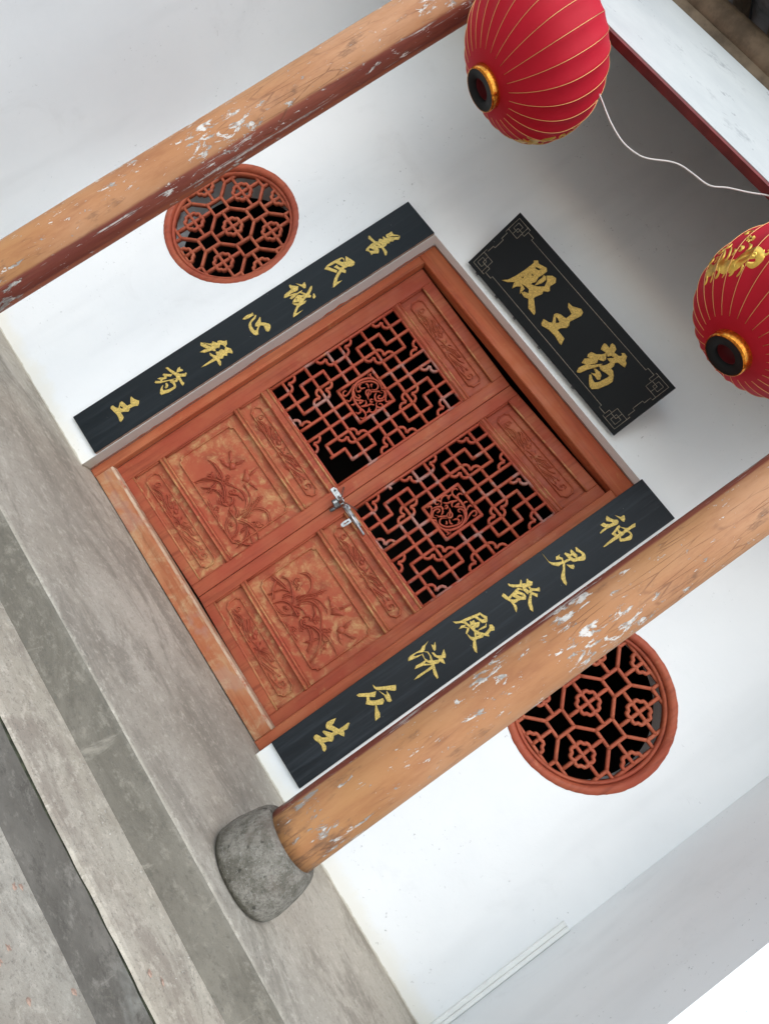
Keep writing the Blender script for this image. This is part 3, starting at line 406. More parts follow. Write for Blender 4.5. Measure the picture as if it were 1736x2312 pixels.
# ================================================================ THE TEMPLE FRONT
B_ = empty('temple_building')
tag(B_, 'white plastered temple porch with a red double door, two round windows and peeling orange columns', 'building')
OZ, DR, T = 1.3103, 0.0502, 0.15
XL, XR, ZT = -1.300, 1.2885, 2.42
LW, RW = (-0.9394, 0.8071, 0.2242), (0.8965, 0.8112, 0.2270)
def circ(c, r, n=96): return [(c[0]+r*math.cos(2*math.pi*k/n), c[1]+r*math.sin(2*math.pi*k/n)) for k in range(n)]
flat_mesh('back_wall', [[(XL-0.1,-0.03),(-0.5,-0.03),(-0.5,OZ),(0.5,OZ),(0.5,-0.03),(XR+0.1,-0.03),(XR+0.1,ZT),(XL-0.1,ZT)], circ(LW,0.2125), circ(RW,0.2150)],
          T, 0.0, 'plaster', B_, (0, T/2, 0))
s_ = MB(); s_.box(XR, 3.2, -0.4987, -0.0005, -0.03, 2.02); s_.build('side_wall', 'plaster2', B_)
s_ = MB(); s_.box(-3.2, XL, -0.68, -0.0005, -0.03, 2.02); s_.build('side_wall', 'plaster2', B_)
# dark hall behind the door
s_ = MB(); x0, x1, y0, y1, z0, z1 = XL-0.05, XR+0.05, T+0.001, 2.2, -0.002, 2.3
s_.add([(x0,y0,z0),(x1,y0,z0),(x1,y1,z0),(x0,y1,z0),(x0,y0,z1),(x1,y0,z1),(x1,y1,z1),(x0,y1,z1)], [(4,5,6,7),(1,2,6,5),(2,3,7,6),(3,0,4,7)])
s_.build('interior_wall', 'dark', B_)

# ---- door frame
IX, IZ0, IZ1, YB = 0.469, 0.064, 1.2465, 0.078
fr = MB(); fr.cbox(-0.499, 0.499, DR, 0.104, IZ1, OZ-0.001, 0.003); fr = fr.build('door_frame', 'frame_h', B_)
for x0, x1 in ((-0.499,-IX), (IX,0.499)):
    j = MB(); j.cbox(x0, x1, DR+0.0004, YB, 0.0, IZ1-0.0004, 0.003); j.build('jamb', 'frame', fr)
t_ = MB(); t_.cbox(-IX+0.0003, IX-0.0003, DR-0.001, YB+0.004, 0.003, IZ0-0.006, 0.002); t_.build('threshold', 'thresh', fr)
t_ = MB()
for i in range(60):        # bare, splintered upper edge of the threshold
    a = -IX+0.001+(2*IX-0.002)*i/60; b = -IX+0.001+(2*IX-0.002)*(i+1)/60
    za = 0.003*noise.noise(Vector((i*0.45,0,3))); zb = 0.003*noise.noise(Vector((i*0.45+0.45,0,3)))
    t_.add([(a,DR-0.0005,IZ0-0.0062-abs(za)),(b,DR-0.0005,IZ0-0.0062-abs(zb)),(b,DR+0.003,IZ0+zb*0.4),(a,DR+0.003,IZ0+za*0.4),(b,YB+0.003,IZ0),(a,YB+0.003,IZ0)], [(0,1,2,3),(3,2,4,5)])
t_.build('threshold_edge', 'thresh_edge', fr)

pe_ = MB()      # red paint brushed past the frame on to the plaster reveal
for i in range(150):
    za, zb_ = 0.004+1.300*i/150, 0.004+1.300*(i+1)/150
    wa, wb = [0.004+0.010*max(0, noise.noise(Vector((z_*7, 1, 2)))+0.5*noise.noise(Vector((z_*40, 3, 2)))) for z_ in (za, zb_)]
    pe_.add([(-0.4994,DR+0.001,za),(-0.4994,DR+0.001,zb_),(-0.4994,DR-wb,zb_),(-0.4994,DR-wa,za)], [(0,1,2,3)])
    xa, xb = -0.499+0.998*i/150, -0.499+0.998*(i+1)/150
    wa, wb = [0.002+0.005*max(0, noise.noise(Vector((x_*7, 5, 2)))+0.5*noise.noise(Vector((x_*40, 8, 2)))) for x_ in (xa, xb)]
    pe_.add([(xa,DR+0.001,OZ-0.0006),(xb,DR+0.001,OZ-0.0006),(xb,DR-wb,OZ-0.0006),(xa,DR-wa,OZ-0.0006)], [(0,1,2,3)])
pe_.build('paint_overrun', 'frame', fr)

# ---- door leaves
XM, YM, YH = 0.014, 0.130, 0.080
def leaf(side):
    if side > 0: o, e = Vector((XM,YM,0)), Vector((0.47,YH,0)); U0, U1, L0, L1 = 0.040, 0.421, 0.0475, 0.4165
    else: o, e = Vector((-0.47,YH,0)), Vector((XM,YM,0)); U0, U1, L0, L1 = 0.054, 0.4455, 0.0610, 0.4390
    Lg = (e-o).length-0.0012; ang = math.atan2(e.y-o.y, e.x-o.x)
    zb, zt, th = 0.058, 1.239, 0.024
    fm = MB(); fm.cbox(0, U0, 0, th, zb, zt, 0.0018); fm.cbox(U1, Lg, 0, th, zb, zt, 0.0018)
    rails = [(zb,0.092),(0.186,0.207),(0.465,0.485),(0.566,0.598),(1.086,1.110),(1.201,zt)]
    for a, b in rails: fm.cbox(U0+0.0003, U1-0.0003, 0.0006, th-0.001, a, b, 0.0015)
    lf = fm.build('door_leaf', 'wood', B_); lf.location = o*S; lf.rotation_euler = (0,0,ang)
    lf['label'] = ('right' if side > 0 else 'left')+' red door leaf, '+('its lattice whole but for one short bar' if side > 0 else 'its lattice broken away beside the bolt')
    # rubbed mouldings on the rails
    for zz in (0.1905,0.2030,0.4690,0.4812,0.5715,0.5930,1.0925,1.1050):
        b = MB(); b.stroke([(U0+0.001,zz),((U0+U1)/2,zz),(U1-0.001,zz)], 0.0075, 0.0012, 0.0055, False, sub=2); b.build('moulding', 'bead', lf)
    for zz in (0.0915, 1.2012):
        b = MB(); b.stroke([(U0+0.001,zz),((U0+U1)/2,zz),(U1-0.001,zz)], 0.006, 0.0012, 0.003, False, sub=2); b.build('moulding', 'bead', lf)
    # carved panels
    def flip(u): return u if side > 0 else (U0+U1)-(u-0.040)*(U1-U0)/(0.381)
    def scl(u): return U0+(u-0.040)*(U1-U0)/0.381
    def panel(z0, z1, kind, mat):
        pm = MB(); rc = MB(); yp = 0.0145
        pm.add([(U0,yp,z0),(U1,yp,z0),(U1,yp,z1),(U0,yp,z1),(U0,th-0.003,z0),(U1,th-0.003,z0),(U1,th-0.003,z1),(U0,th-0.003,z1)], [(0,1,2,3),(7,6,5,4)])
        # sloped edge of the recess, then a raised line with notched corners
        ins = 0.024 if kind == 'small' else 0.030; a, b, c, d = U0+ins, U1-ins, z0+ins*0.95, z1-ins*0.95; q = 0.011
        loop = [(a+q,c),(a+2*q,c-0.001),(b-2*q,c-0.001),(b-q,c),(b-q*0.75,c+q*0.75),(b,c+q),(b+0.001,c+2*q),(b+0.001,d-2*q),(b,d-q),(b-q*0.75,d-q*0.75),(b-q,d),(b-2*q,d+0.001),(a+2*q,d+0.001),(a+q,d),(a+q*0.75,d-q*0.75),(a,d-q),(a-0.001,d-2*q),(a-0.001,c+2*q),(a,c+q),(a+q*0.75,c+q*0.75)]
        if kind == 'small': loop = [(a+q,c),(b-q,c),(b-q*0.7,c+q*0.6),(b,c+q),(b,d-q),(b-q*0.7,d-q*0.6),(b-q,d),(a+q,d),(a+q*0.7,d-q*0.6),(a,d-q),(a,c+q),(a+q*0.7,c+q*0.6)]
        pm.stroke(loop, 0.0062, yp+0.0002, 0.0078, False, closed=True, sub=1)
        k = 0
        if kind == 'small':
            cz = (z0+z1)/2-(0.0952+0.186)/2
            for st in DRAGON:
                k += 1; rc.stroke([(scl(u/1e4), z/1e4+cz) for u, z in st], 0.0048, yp+0.0003, 0.0062+0.0006*(k%4))
            for u, z in ((0.20,0.142),(0.225,0.138),(0.19,0.150)): rc.blob((scl(u), z+cz), 0.010, 0.006, yp+0.0003, 0.0060)
            for st in DRAGON[1:9]:
                for w_ in (0.006,-0.006):
                    k += 1; rc.stroke([(scl(u/1e4+w_*0.5), z/1e4+cz+w_) for u, z in st], 0.0036, yp+0.0003, 0.0032+0.0004*(k%5))
        else:
            for st in ORCHID:
                k += 1; rc.stroke([(flip(u/1e4), z/1e4) for u, z in st], 0.0056, yp+0.0003, 0.0068+0.0007*(k%5))
            for st in ORCHID:
                for w_ in (0.0058,-0.0058):
                    k += 1; rc.stroke([(flip(u/1e4)+w_*math.cos(i*0.7+k), z/1e4+w_*math.sin(i*0.5+k*0.3)) for i, (u, z) in enumerate(st)], 0.0036, yp+0.0003, 0.0030+0.0004*(k%5))
            for (u, z) in FLOWERS:
                for t in range(5):
                    an = t*1.257+u*0.01; rc.blob((flip(u/1e4)+0.0052*math.cos(an), z/1e4+0.0052*math.sin(an)), 0.0040, 0.0032, yp+0.0003, 0.0042+0.0003*t, 7)
            for i, pl in enumerate(BIRDS):
                rc.poly_dome([(flip(u/1e4), z/1e4) for u, z in pl], yp+0.0003, 0.0070 if i in (0,3) else 0.0048)
                c0 = [sum(q[j] for q in pl)/len(pl)/1e4 for j in (0,1)]
                for u, z in pl[::2]: k += 1; rc.stroke([(flip(c0[0]), c0[1]), (flip((c0[0]+u/1e4)/2), (c0[1]+z/1e4)/2), (flip(u/1e4), z/1e4)], 0.0024, yp-0.0048, 0.0022+0.0003*(k%3), sub=2)
        pm.build('carved_panel', mat, lf); rc.build('relief_carving', 'carve' if mat == 'worn' else 'wood', lf)
        for (p, q2) in (((U0+0.0015,z0+0.001),(U0+0.0015,z1-0.001)), ((U1-0.0015,z0+0.001),(U1-0.0015,z1-0.001))):
            b = MB(); b.stroke([p, ((p[0]+q2[0])/2, (p[1]+q2[1])/2), q2], 0.006, 0.009, 0.005, False, sub=2); b.build('moulding', 'wood', lf)
    panel(0.092, 0.186, 'small', 'worn'); panel(0.207, 0.465, 'large', 'worn'); panel(0.485, 0.566, 'small', 'worn'); panel(1.110, 1.201, 'small', 'wood')
    # lattice: 9 x 11 grid
    pu = (L1-L0)/9; Z0, Z1 = 0.6010, 1.0815; pv = (Z1-Z0)/11
    X = lambda i: L0+pu*i
    Z = lambda j: Z0+pv*j
    bw, yf, yk = 0.0096, 0.0060, 0.0165
    for (p, q2) in (((U0+0.001,Z0-0.0012),(U1-0.001,Z0-0.0012)), ((U0+0.001,Z1+0.0012),(U1-0.001,Z1+0.0012))):
        b = MB(); b.stroke([p, ((p[0]+q2[0])/2,p[1]), q2], 0.0085, 0.0062, 0.0035, False, yk, sub=2); b.build('lattice_border', 'lattice', lf)
    for x in (L0-0.0015, L1+0.0015):
        b = MB(); b.stroke([(x,Z0+0.003),(x,(Z0+Z1)/2),(x,Z1-0.003)], 0.0085, 0.0058, 0.0035, False, yk, sub=2); b.build('lattice_border', 'lattice', lf)
    Hs = set(); Vs = set(); Cs = []
    def mir(fn):
        for mi in (0,1):
            for mj in (0,1): fn(lambda i: 9-i if mi else i, lambda j: 11-j if mj else j)
    def quarter(I, J):
        def h(j, a, b): Hs.add((J(j), min(I(a),I(b)), max(I(a),I(b))))
        def v(i, a, b): Vs.add((I(i), min(J(a),J(b)), max(J(a),J(b))))
        h(10,0,3); v(1,11,10); v(2,11,9); h(9,1,2); v(1,9,7); h(7,1,2); h(8,0,9); v(2,8,3); v(3,10,8); h(9,3,6); v(4,11,7); h(6,0,3); v(1,5,6)
        for (ci, cj, di, dj) in ((0,10,1,-1),(4,11,-1,-1),(3,8,-1,1),(2,8,1,-1),(0,6,1,1)): Cs.append(((I(ci),J(cj)), (I(ci+di),J(cj)), (I(ci),J(cj+dj))))
        h(7,3,6); v(3,7,4)
    mir(quarter)
    if side < 0:       # the corner beside the bolt is broken out
        Hs -= {(1,6,9)}; Hs |= {(1,6,7)}; Vs -= {(7,0,2),(8,0,1)}; Vs |= {(7,0.78,2)}; Hs -= {(2,7,8)}; Hs |= {(2,7,8)}
        Cs = [c for c in Cs if c[0] not in ((9,1),(5,0)) or c[0] == (5,0)]
    else:
        Hs -= {(3,0,9)}; Hs |= {(3,0,0.25),(3,1,9)}
    for (j, a, b) in Hs:
        e0 = 0 if a == 0 else 0.055; e1 = 0 if b == 9 else 0.055
        bm_ = MB(); bm_.stroke([(X(a-e0),Z(j)),(X((a+b)/2),Z(j)),(X(b+e1),Z(j))], bw, yf, 0.0030, False, yk, sub=2); bm_.build('lattice_bar', 'lattice', lf)
    for (i, a, b) in Vs:
        e0 = 0 if a == 0 else 0.055; e1 = 0 if b == 11 else 0.055
        bm_ = MB(); bm_.stroke([(X(i),Z(a-e0)),(X(i),Z((a+b)/2)),(X(i),Z(b+e1))], bw, yf-0.0006, 0.0030, False, yk-0.0006, sub=2); bm_.build('lattice_bar', 'lattice', lf)
    for (c, a, b) in Cs:
        cx, cz = X(c[0]), Z(c[1]); ax, bz = X(a[0])-cx, Z(b[1])-cz
        # two lobes that meet in a cusp turned to the corner c
        P = [(1.0,0.02),(0.97,0.22),(0.86,0.37),(0.68,0.43),(0.52,0.40),(0.43,0.34)]
        path = [(cx+ax*u, cz+bz*v) for u, v in P]+[(cx+ax*v, cz+bz*u) for u, v in reversed(P)]
        bm_ = MB(); bm_.stroke(path, bw*0.92, yf-0.0012, 0.0030, False, yk-0.0012, sub=1); bm_.build('lattice_scroll', 'lattice', lf)
    # fretwork medallion in the middle square
    md = MB(); k = 0; cu, cz = (X(3)+X(6))/2, (Z(4)+Z(7))/2
    for st in SCROLL:
        k += 1
        pts = [((u/1e4-0.2331)*(pu/0.0410)*(1 if side > 0 else -1)+cu, (z/1e4-0.8405)*(1 if side > 0 else -1)+cz) for u, z in st]
        if side < 0: pts = [(u, 2*cz-z) if False else (u, z) for u, z in pts]
        md.stroke(pts, 0.0056 if k > 1 else 0.0078, 0.0075-0.0002*(k%6), 0.0022, True, 0.0140-0.0002*(k%7), sub=3)
    md.build('medallion', 'lattice', lf)
    return lf
leafL = leaf(-1); leafR = leaf(1)

# ---- hardware on the leaves: strike plate (left leaf), barrel bolt (right leaf)
h_ = MB(); h_.cbox(0.4385, 0.4850, -0.0030, -0.0002, 0.5760, 0.5945, 0.0006); sp_ = h_.build('strike_plate', 'steel', leafL)
h_ = MB(); h_.lathe([(0.0030,0),(0.0034,0.001),(0.002,0.0024)], 12); o_ = h_.build('screw', 'iron', sp_); o_.location = Vector((0.4500,-0.0030,0.5870))*S; o_.rotation_euler = (R_(90),0,0)
h_ = MB(); h_.cbox(0.0200, 0.1050, -0.0030, -0.0002, 0.5770, 0.5955, 0.0006); bp = h_.build('bolt_plate', 'steel', leafR)
h_ = MB(); h_.tube([(-0.012,-0.0105,0.5845),(0.06,-0.0105,0.5835),(0.1390,-0.0105,0.5810)], 0.0040, 10); h_.build('bolt_rod', 'steel', leafR)
for x in (0.030,0.066,0.100):
    h_ = MB(); h_.tube([(x,-0.0030,0.5775),(x,-0.0130,0.5790),(x,-0.0155,0.5842),(x,-0.0130,0.5895),(x,-0.0030,0.5910)], 0.0022, 8); h_.build('bolt_staple', 'steel', leafR)
flat_mesh('bolt_handle', [[(-0.006,0.0),(-0.008,-0.020),(-0.006,-0.031),(0.0,-0.034),(0.006,-0.031),(0.008,-0.018),(0.007,0.0)], [(-0.0018,-0.006),(-0.0022,-0.024),(0.0022,-0.024),(0.0022,-0.006)]],
          0.002, 0.0004, 'steel', leafR, (0.0755,-0.0135,0.5730))

# ---- round windows
def window(c, mat=None):
    ring = MB(); n = 180; prof = [(1.0,0.0003),(0.996,-0.0016),(0.955,-0.0030),(0.935,-0.0026),(0.915,0.0010),(0.905,0.0060),(0.903,0.0200)]
    vs = []; R0 = c[2]
    for k in range(n):
        t = 2*math.pi*k/n; jig = 1+0.005*noise.noise(Vector((math.cos(t)*9, math.sin(t)*9, c[0])))+0.006*noise.noise(Vector((math.cos(t)*40, math.sin(t)*40, c[0])))
        for q, (r, y) in enumerate(prof):
            rr = r*R0*(jig if q < 2 else 1); vs.append((c[0]+rr*math.cos(t), y, c[1]+rr*math.sin(t)))
    m_ = len(prof); ring.add(vs, [(k*m_+q, k*m_+q+1, ((k+1)%n)*m_+q+1, ((k+1)%n)*m_+q) for k in range(n) for q in range(m_-1)], True)
    wn = ring.build('round_window', 'wring', B_)
    ir = MB(); ra = R0*0.902; pr = [(ra,0.012),(ra-0.003,0.0085),(ra-0.007,0.0085),(ra-0.010,0.013),(ra-0.010,0.030),(ra,0.030)]
    vs = []
    for k in range(96):
        t = 2*math.pi*k/96
        for r, y in pr: vs.append((c[0]+r*math.cos(t), y, c[1]+r*math.sin(t)))
    ir.add(vs, [(k*6+q, k*6+(q+1)%6, ((k+1)%96)*6+(q+1)%6, ((k+1)%96)*6+q) for k in range(96) for q in range(6)], True)
    ir.build('inner_ring', 'wring', wn)
    d, h, RL, E = 0.0945, 0.0270, ra-0.006, 0.1880; bw = 0.0096; cnt = [0]
    def clip(p, q):
        # keep the part of the segment inside the rim circle and the square of half-side E
        t0, t1 = 0.0, 1.0; dx, dz = q[0]-p[0], q[1]-p[1]
        for a, da in ((p[0],dx),(p[1],dz)):
            for lim in (-E, E):
                num = lim-a
                if abs(da) < 1e-9:
                    if abs(a) > E+1e-6: return None
                    continue
                t = num/da
                if (lim > 0) == (da > 0): t1 = min(t1, t)
                else: t0 = max(t0, t)
        A = dx*dx+dz*dz; Bq = 2*(p[0]*dx+p[1]*dz); Cq = p[0]**2+p[1]**2-RL*RL; D = Bq*Bq-4*A*Cq
        if D <= 0: return None
        t0 = max(t0, (-Bq-math.sqrt(D))/(2*A)); t1 = min(t1, (-Bq+math.sqrt(D))/(2*A))
        if t1-t0 < 0.08: return None
        return [(p[0]+dx*t0, p[1]+dz*t0), (p[0]+dx*t1, p[1]+dz*t1)]
    def bar(p, q, w_=bw):
        s2 = clip(p, q)
        if not s2: return
        cnt[0] += 1; e = 0.0006*(cnt[0] % 4); (a, b) = s2
        b_ = MB(); b_.stroke([(c[0]+a[0],c[1]+a[1]), (c[0]+(a[0]+b[0])/2,c[1]+(a[1]+b[1])/2), (c[0]+b[0],c[1]+b[1])], w_, 0.0190+e, 0.0030, False, 0.0290+e, sub=2)
        b_.build('lattice_bar', 'wlat', wn)
    for i in range(-3,4):
        for j in range(-3,4):
            x, z = i*d, j*d
            if (i+j) % 2:
                for a, b in (((-h,-h),(h,-h)),((h,-h),(h,h)),((h,h),(-h,h)),((-h,h),(-h,-h))):
                    m2 = (0.0035 if a[1] == b[1] else 0, 0.0035 if a[0] == b[0] else 0)
                    sx = 1 if b[0] > a[0] else -1; sz = 1 if b[1] > a[1] else -1
                    bar((x+a[0]-m2[0]*sx, z+a[1]-m2[1]*sz), (x+b[0]+m2[0]*sx, z+b[1]+m2[1]*sz))
                for sx in (-1,1):
                    bar((x+sx*h, z+h) if False else (x-sx*h, z+h), (x-sx*(d-h), z+d-h))
            else:
                bar((x-(d-h),z), (x+(d-h),z)); bar((x,z-(d-h)), (x,z+(d-h)))
                if math.hypot(x, z) < RL+0.02:
                    ps = []
                    for k in range(48):
                        t = 2*math.pi*k/48; s2 = abs(math.sin(2*t))
                        r = 0.0235+0.0090*s2**0.45-0.0050*math.exp(-((s2-1)/0.05)**2)
                        px, pz = x+r*math.cos(t), z+r*math.sin(t); ps.append((px, pz))
                    ins = [abs(p[0]) <= E and abs(p[1]) <= E and math.hypot(*p) < RL for p in ps]
                    if all(ins):
                        b_ = MB(); b_.stroke([(c[0]+p[0],c[1]+p[1]) for p in ps], 0.0098, 0.0184, 0.0034, False, 0.0284, closed=True, sub=1); b_.build('rosette', 'wlat', wn)
                    elif any(ins):
                        k0 = [k for k in range(48) if ins[k] and not ins[k-1]][0]
                        seg = []
                        for k in range(48):
                            if not ins[(k0+k) % 48]: break
                            p = ps[(k0+k) % 48]; seg.append((c[0]+p[0], c[1]+p[1]))
                        if len(seg) > 4:
                            b_ = MB(); b_.stroke(seg, 0.0098, 0.0184, 0.0034, False, 0.0284, sub=1); b_.build('rosette', 'wlat', wn)
    for sg in (-1,1):
        bar((-0.074, sg*(E-0.001)), (0.074, sg*(E-0.001))); bar((sg*(E-0.001), -0.074), (sg*(E-0.001), 0.074))
    return wn
window(LW)['label'] = 'round red lattice window beside the peeling left column'
window(RW)['label'] = 'round red lattice window half hidden by the right column'

# ---- columns on stone bases
def column(x, y, mat):
    cm = MB(); r = 0.0640; n = 64; prof = []
    for i in range(60): prof.append((r, 0.112+(1.99-0.112)*i/59))
    def rf(t, z): return 1+0.010*noise.noise(Vector((math.cos(t)*1.5, math.sin(t)*1.5, z*2.5+x)))+0.004*noise.noise(Vector((math.cos(t)*6, math.sin(t)*6, z*6+x)))
    cm.lathe(prof, n, (x,y,0), True, rf); co = cm.build('column', mat, B_, (x,y,0))
    sb = MB(); pr = [(0.084,0.0),(0.0895,0.004),(0.0925,0.012),(0.0940,0.026),(0.0930,0.046),(0.0900,0.068),(0.0858,0.088),(0.0810,0.102),(0.0765,0.1095),(0.0730,0.1125),(0.064,0.1130)]
    def rs(t, z): return 1+0.022*noise.noise(Vector((math.cos(t)*1.7, math.sin(t)*1.7, z*14+x)))+0.012*noise.noise(Vector((math.cos(t)*8, math.sin(t)*8, z*60+x)))
    sb.lathe(pr, 64, (x,y,0.0), True, rs); s2 = sb.build('stone_base', 'stone', co, (x,y,0)); s2.location = (0,0,0)
    return co
column(-0.758, -0.475, 'colL')['label'] = 'orange column left of the door with long peeled streaks'
column(0.684, -0.475, 'colR')['label'] = 'orange column right of the door on a grey stone base'

# ---- tie beam with its maroon soffit, purlin, rafters, tiles
bx0, bx1 = -0.758, 0.684
def arch(z0):
    L = [(bx0+0.03,z0-0.115),(bx0+0.10,z0-0.112),(bx0+0.16,z0-0.095),(bx0+0.215,z0-0.060),(bx0+0.245,z0-0.030),(bx0+0.270,z0-0.004),(bx0+0.300,z0+0.006),(bx0+0.33,z0+0.001),(bx0+0.37,z0)]
    return L+[(bx0+bx1-x, z) for x, z in reversed(L)]
zb = 1.7560
flat_mesh('tie_beam', [arch(zb)+[(bx1-0.03,1.920),(bx0+0.03,1.920)]], 0.020, 0.001, 'beam', B_, (0,-0.5040,0))
sf = MB(); A = arch(zb-0.0015); n = len(A); vs = []
for x, z in A: vs += [(x,-0.5135,z),(x,-0.4880,z),(x,-0.4880,z-0.006),(x,-0.5135,z-0.006)]
sf.add(vs, [(4*i+k, 4*i+(k+1)%4, 4*i+4+(k+1)%4, 4*i+4+k) for i in range(n-1) for k in range(4)]+[(0,1,2,3),(4*n-1,4*n-2,4*n-3,4*n-4)])
sf.build('beam_soffit', 'soffit', B_)
pl = MB(); pts = [(-2.1+4.2*i/40, -0.497+0.004*math.sin(i*0.9), 1.985+0.004*math.sin(i*0.5)) for i in range(41)]; pl.tube(pts, 0.037, 20); pl.build('purlin', 'log', B_)
k_ = MB(); k_.box(bx0+0.04, bx1-0.04, -0.512, -0.494, 1.9215, 1.950); k_.build('beam_packing', 'log', B_)
def rz(y): return 2.046+0.47*(y+0.50)
ya, ye = -0.64, 0.70
rm = MB(); rm.add([(-0.016,ya,rz(ya)),(0.016,ya,rz(ya)),(0.016,ye,rz(ye)),(-0.016,ye,rz(ye)),(-0.016,ya,rz(ya)+0.028),(0.016,ya,rz(ya)+0.028),(0.016,ye,rz(ye)+0.028),(-0.016,ye,rz(ye)+0.028)],
       [(0,3,2,1),(4,5,6,7),(0,1,5,4),(1,2,6,5),(2,3,7,6),(3,0,4,7)])
r0 = rm.build('rafter', 'log', B_); me_r = r0.data; r0.location = (-2.08*S,0,0)
for i in range(1, 35): link('rafter', me_r, B_, ((-2.08+0.12*i)*S,0,0))
tm = MB(); w2 = 0.062; n = 8; yl = 0.13
vs = []
for (yy, zz, ww) in ((0,0,1.0),(yl,0.47*yl,0.92)):
    for q in range(n+1):
        a = math.pi*(q/n); vs.append((-w2*ww*math.cos(a), yy, zz+0.034-0.030*math.sin(a)))
    for q in range(n+1):
        a = math.pi*(q/n); vs.append((-w2*ww*math.cos(a), yy, zz+0.041-0.030*math.sin(a)))
m2 = 2*(n+1); fs = []
for q in range(n): fs += [(q,q+1,m2+q+1,m2+q), (n+1+q, m2+n+1+q, m2+n+2+q, n+2+q), (q, n+1+q, n+2+q, q+1)]
tm.add(vs, fs, True); t0 = tm.build('roof_tile', 'tile', B_); me_t = t0.data; first = True
for r in range(4):
    for i in range(16):
        loc = ((-1.06+0.12*i)*S, (ya+0.11*r)*S, (rz(ya+0.11*r)+0.024+0.002*r)*S)
        if first: t0.location = loc; first = False
        else: link('roof_tile', me_t, B_, loc)
dk = MB(); dk.add([(-2.15,ya-0.02,rz(ya)+0.075),(2.15,ya-0.02,rz(ya)+0.075),(2.15,ye,rz(ye)+0.075),(-2.15,ye,rz(ye)+0.075),(-2.15,ya-0.02,rz(ya)+0.10),(2.15,ya-0.02,rz(ya)+0.10),(2.15,ye,rz(ye)+0.10),(-2.15,ye,rz(ye)+0.10)],
       [(0,3,2,1),(4,5,6,7),(0,1,5,4),(1,2,6,5),(2,3,7,6),(3,0,4,7)])
dk.build('light_block_deck', 'tile', B_)  # unseen solid deck added above the tiles to stop sky light leaking through

# ================================================================ INSCRIBED BOARDS
def vboard(x0, x1, z0, z1, glyphs, mat, label):
    cx = (x0+x1)/2; e = empty('couplet_board', (cx, 0, z0)); tag(e, label, 'sign', 'couplet boards beside the door')
    t = 0.0119
    b = MB(); b.cbox(x0-cx, x1-cx, -t, -0.0032, 0, z1-z0, 0.0006); b.build('panel', mat, e)
    b = MB(); b.box(x0-cx+0.0004, x1-cx-0.0004, -0.0032, -0.0003, 0.0004, z1-z0-0.0004); b.build('backing', 'edge', e)
    ed = MB()       # bare strip along the right-hand edge
    for i in range(70):
        za, zb_ = (z1-z0)*i/70, (z1-z0)*(i+1)/70; q = 0.0016*max(0, noise.noise(Vector((i*0.5, x0*3, 0))))
        ed.add([(x1-cx+0.0004,-t+0.0008+q,za),(x1-cx+0.0004,-0.0030,za),(x1-cx+0.0004,-0.0030,zb_),(x1-cx+0.0004,-t+0.0008+q,zb_)], [(0,1,2,3)])
    ed.build('bare_edge', 'edge', e)
    for g in glyphs: flat_mesh('gold_character', [[(x/1e4, z/1e4) for x, z in l] for l in g], 0.0012, 0.0007, 'gold', e, (0, -t-0.0005, 0))
    return e
vboard(-0.6442, -0.5012, 0.0549, 1.3078, GLYPHS_L, 'board', 'long black board with seven gold characters, left of the red door')
vboard(0.4984, 0.6382, 0.0555, 1.3118, GLYPHS_R, 'board2', 'long black board with seven gold characters, between the red door and right column')

PW, PH = 0.700, 0.2041; tilt = math.atan2(0.084, 0.186)
pe = empty('name_plaque', (0.002,-0.020,1.326)); pe.rotation_euler = (tilt,0,0)
tag(pe, 'wide black plaque with three large gold characters leaning out above the door', 'sign')
b = MB(); b.cbox(-PW/2, PW/2, 0, 0.016, 0, PH, 0.001); b.build('panel', 'plaque', pe)
for x_ in (-0.305,-0.205,-0.115,0.005,0.165):
    b = MB(); b.cbox(x_-0.004, x_+0.004, 0.002, 0.010, -0.0050, -0.0002, 0.001); b.build('bracket', 'iron', pe)
for g in GLYPHS_P: flat_mesh('gold_character', [[(x/1e4, z/1e4) for x, z in l] for l in g], 0.0016, 0.0010, 'gold_dull', pe, (0,-0.0009,0))
def pline(pts, mir):
    P = []
    for x, z in pts:
        xx = x if mir[0] > 0 else PW-x; zz = z if mir[1] > 0 else PH-z
        P.append((xx-PW/2, zz))
    b = MB(); b.stroke(P, 0.0014, -0.0001, 0.0005, False, sub=1); b.build('gold_line', 'goldline', pe)
q = 0.0105
for mx in (-1,1):
    for mz in (-1,1):
        pline([(8.6*q,2.6*q),(8.6*q,1.9*q),(6.2*q,1.9*q),(6.2*q,1.2*q),(1.2*q,1.2*q),(1.2*q,6.2*q),(1.9*q,6.2*q),(1.9*q,8.2*q),(2.6*q,8.2*q)], (mx,mz))
        pline([(2.1*q,2.1*q),(4.0*q,2.1*q),(4.0*q,4.0*q),(2.1*q,4.0*q),(2.1*q,2.15*q)], (mx,mz))
        pline([(5.2*q,1.25*q),(5.2*q,3.2*q),(3.2*q,3.2*q)], (mx,mz)); pline([(1.25*q,5.2*q),(3.2*q,5.2*q),(3.2*q,3.2*q)], (mx,mz))
        pline([(5.2*q,3.2*q),(5.2*q,5.2*q),(3.2*q,5.2*q)], (mx,mz)); pline([(6.2*q,1.9*q),(6.2*q,3.4*q),(5.3*q,3.4*q)], (mx,mz))
for mz in (-1,1): pline([(8.6*q,2.6*q),(PW/2,2.6*q),(PW-8.6*q,2.6*q)], (1,mz))
for mx in (-1,1): pline([(2.6*q,8.2*q),(2.6*q,PH/2),(2.6*q,PH-8.2*q)], (mx,1))

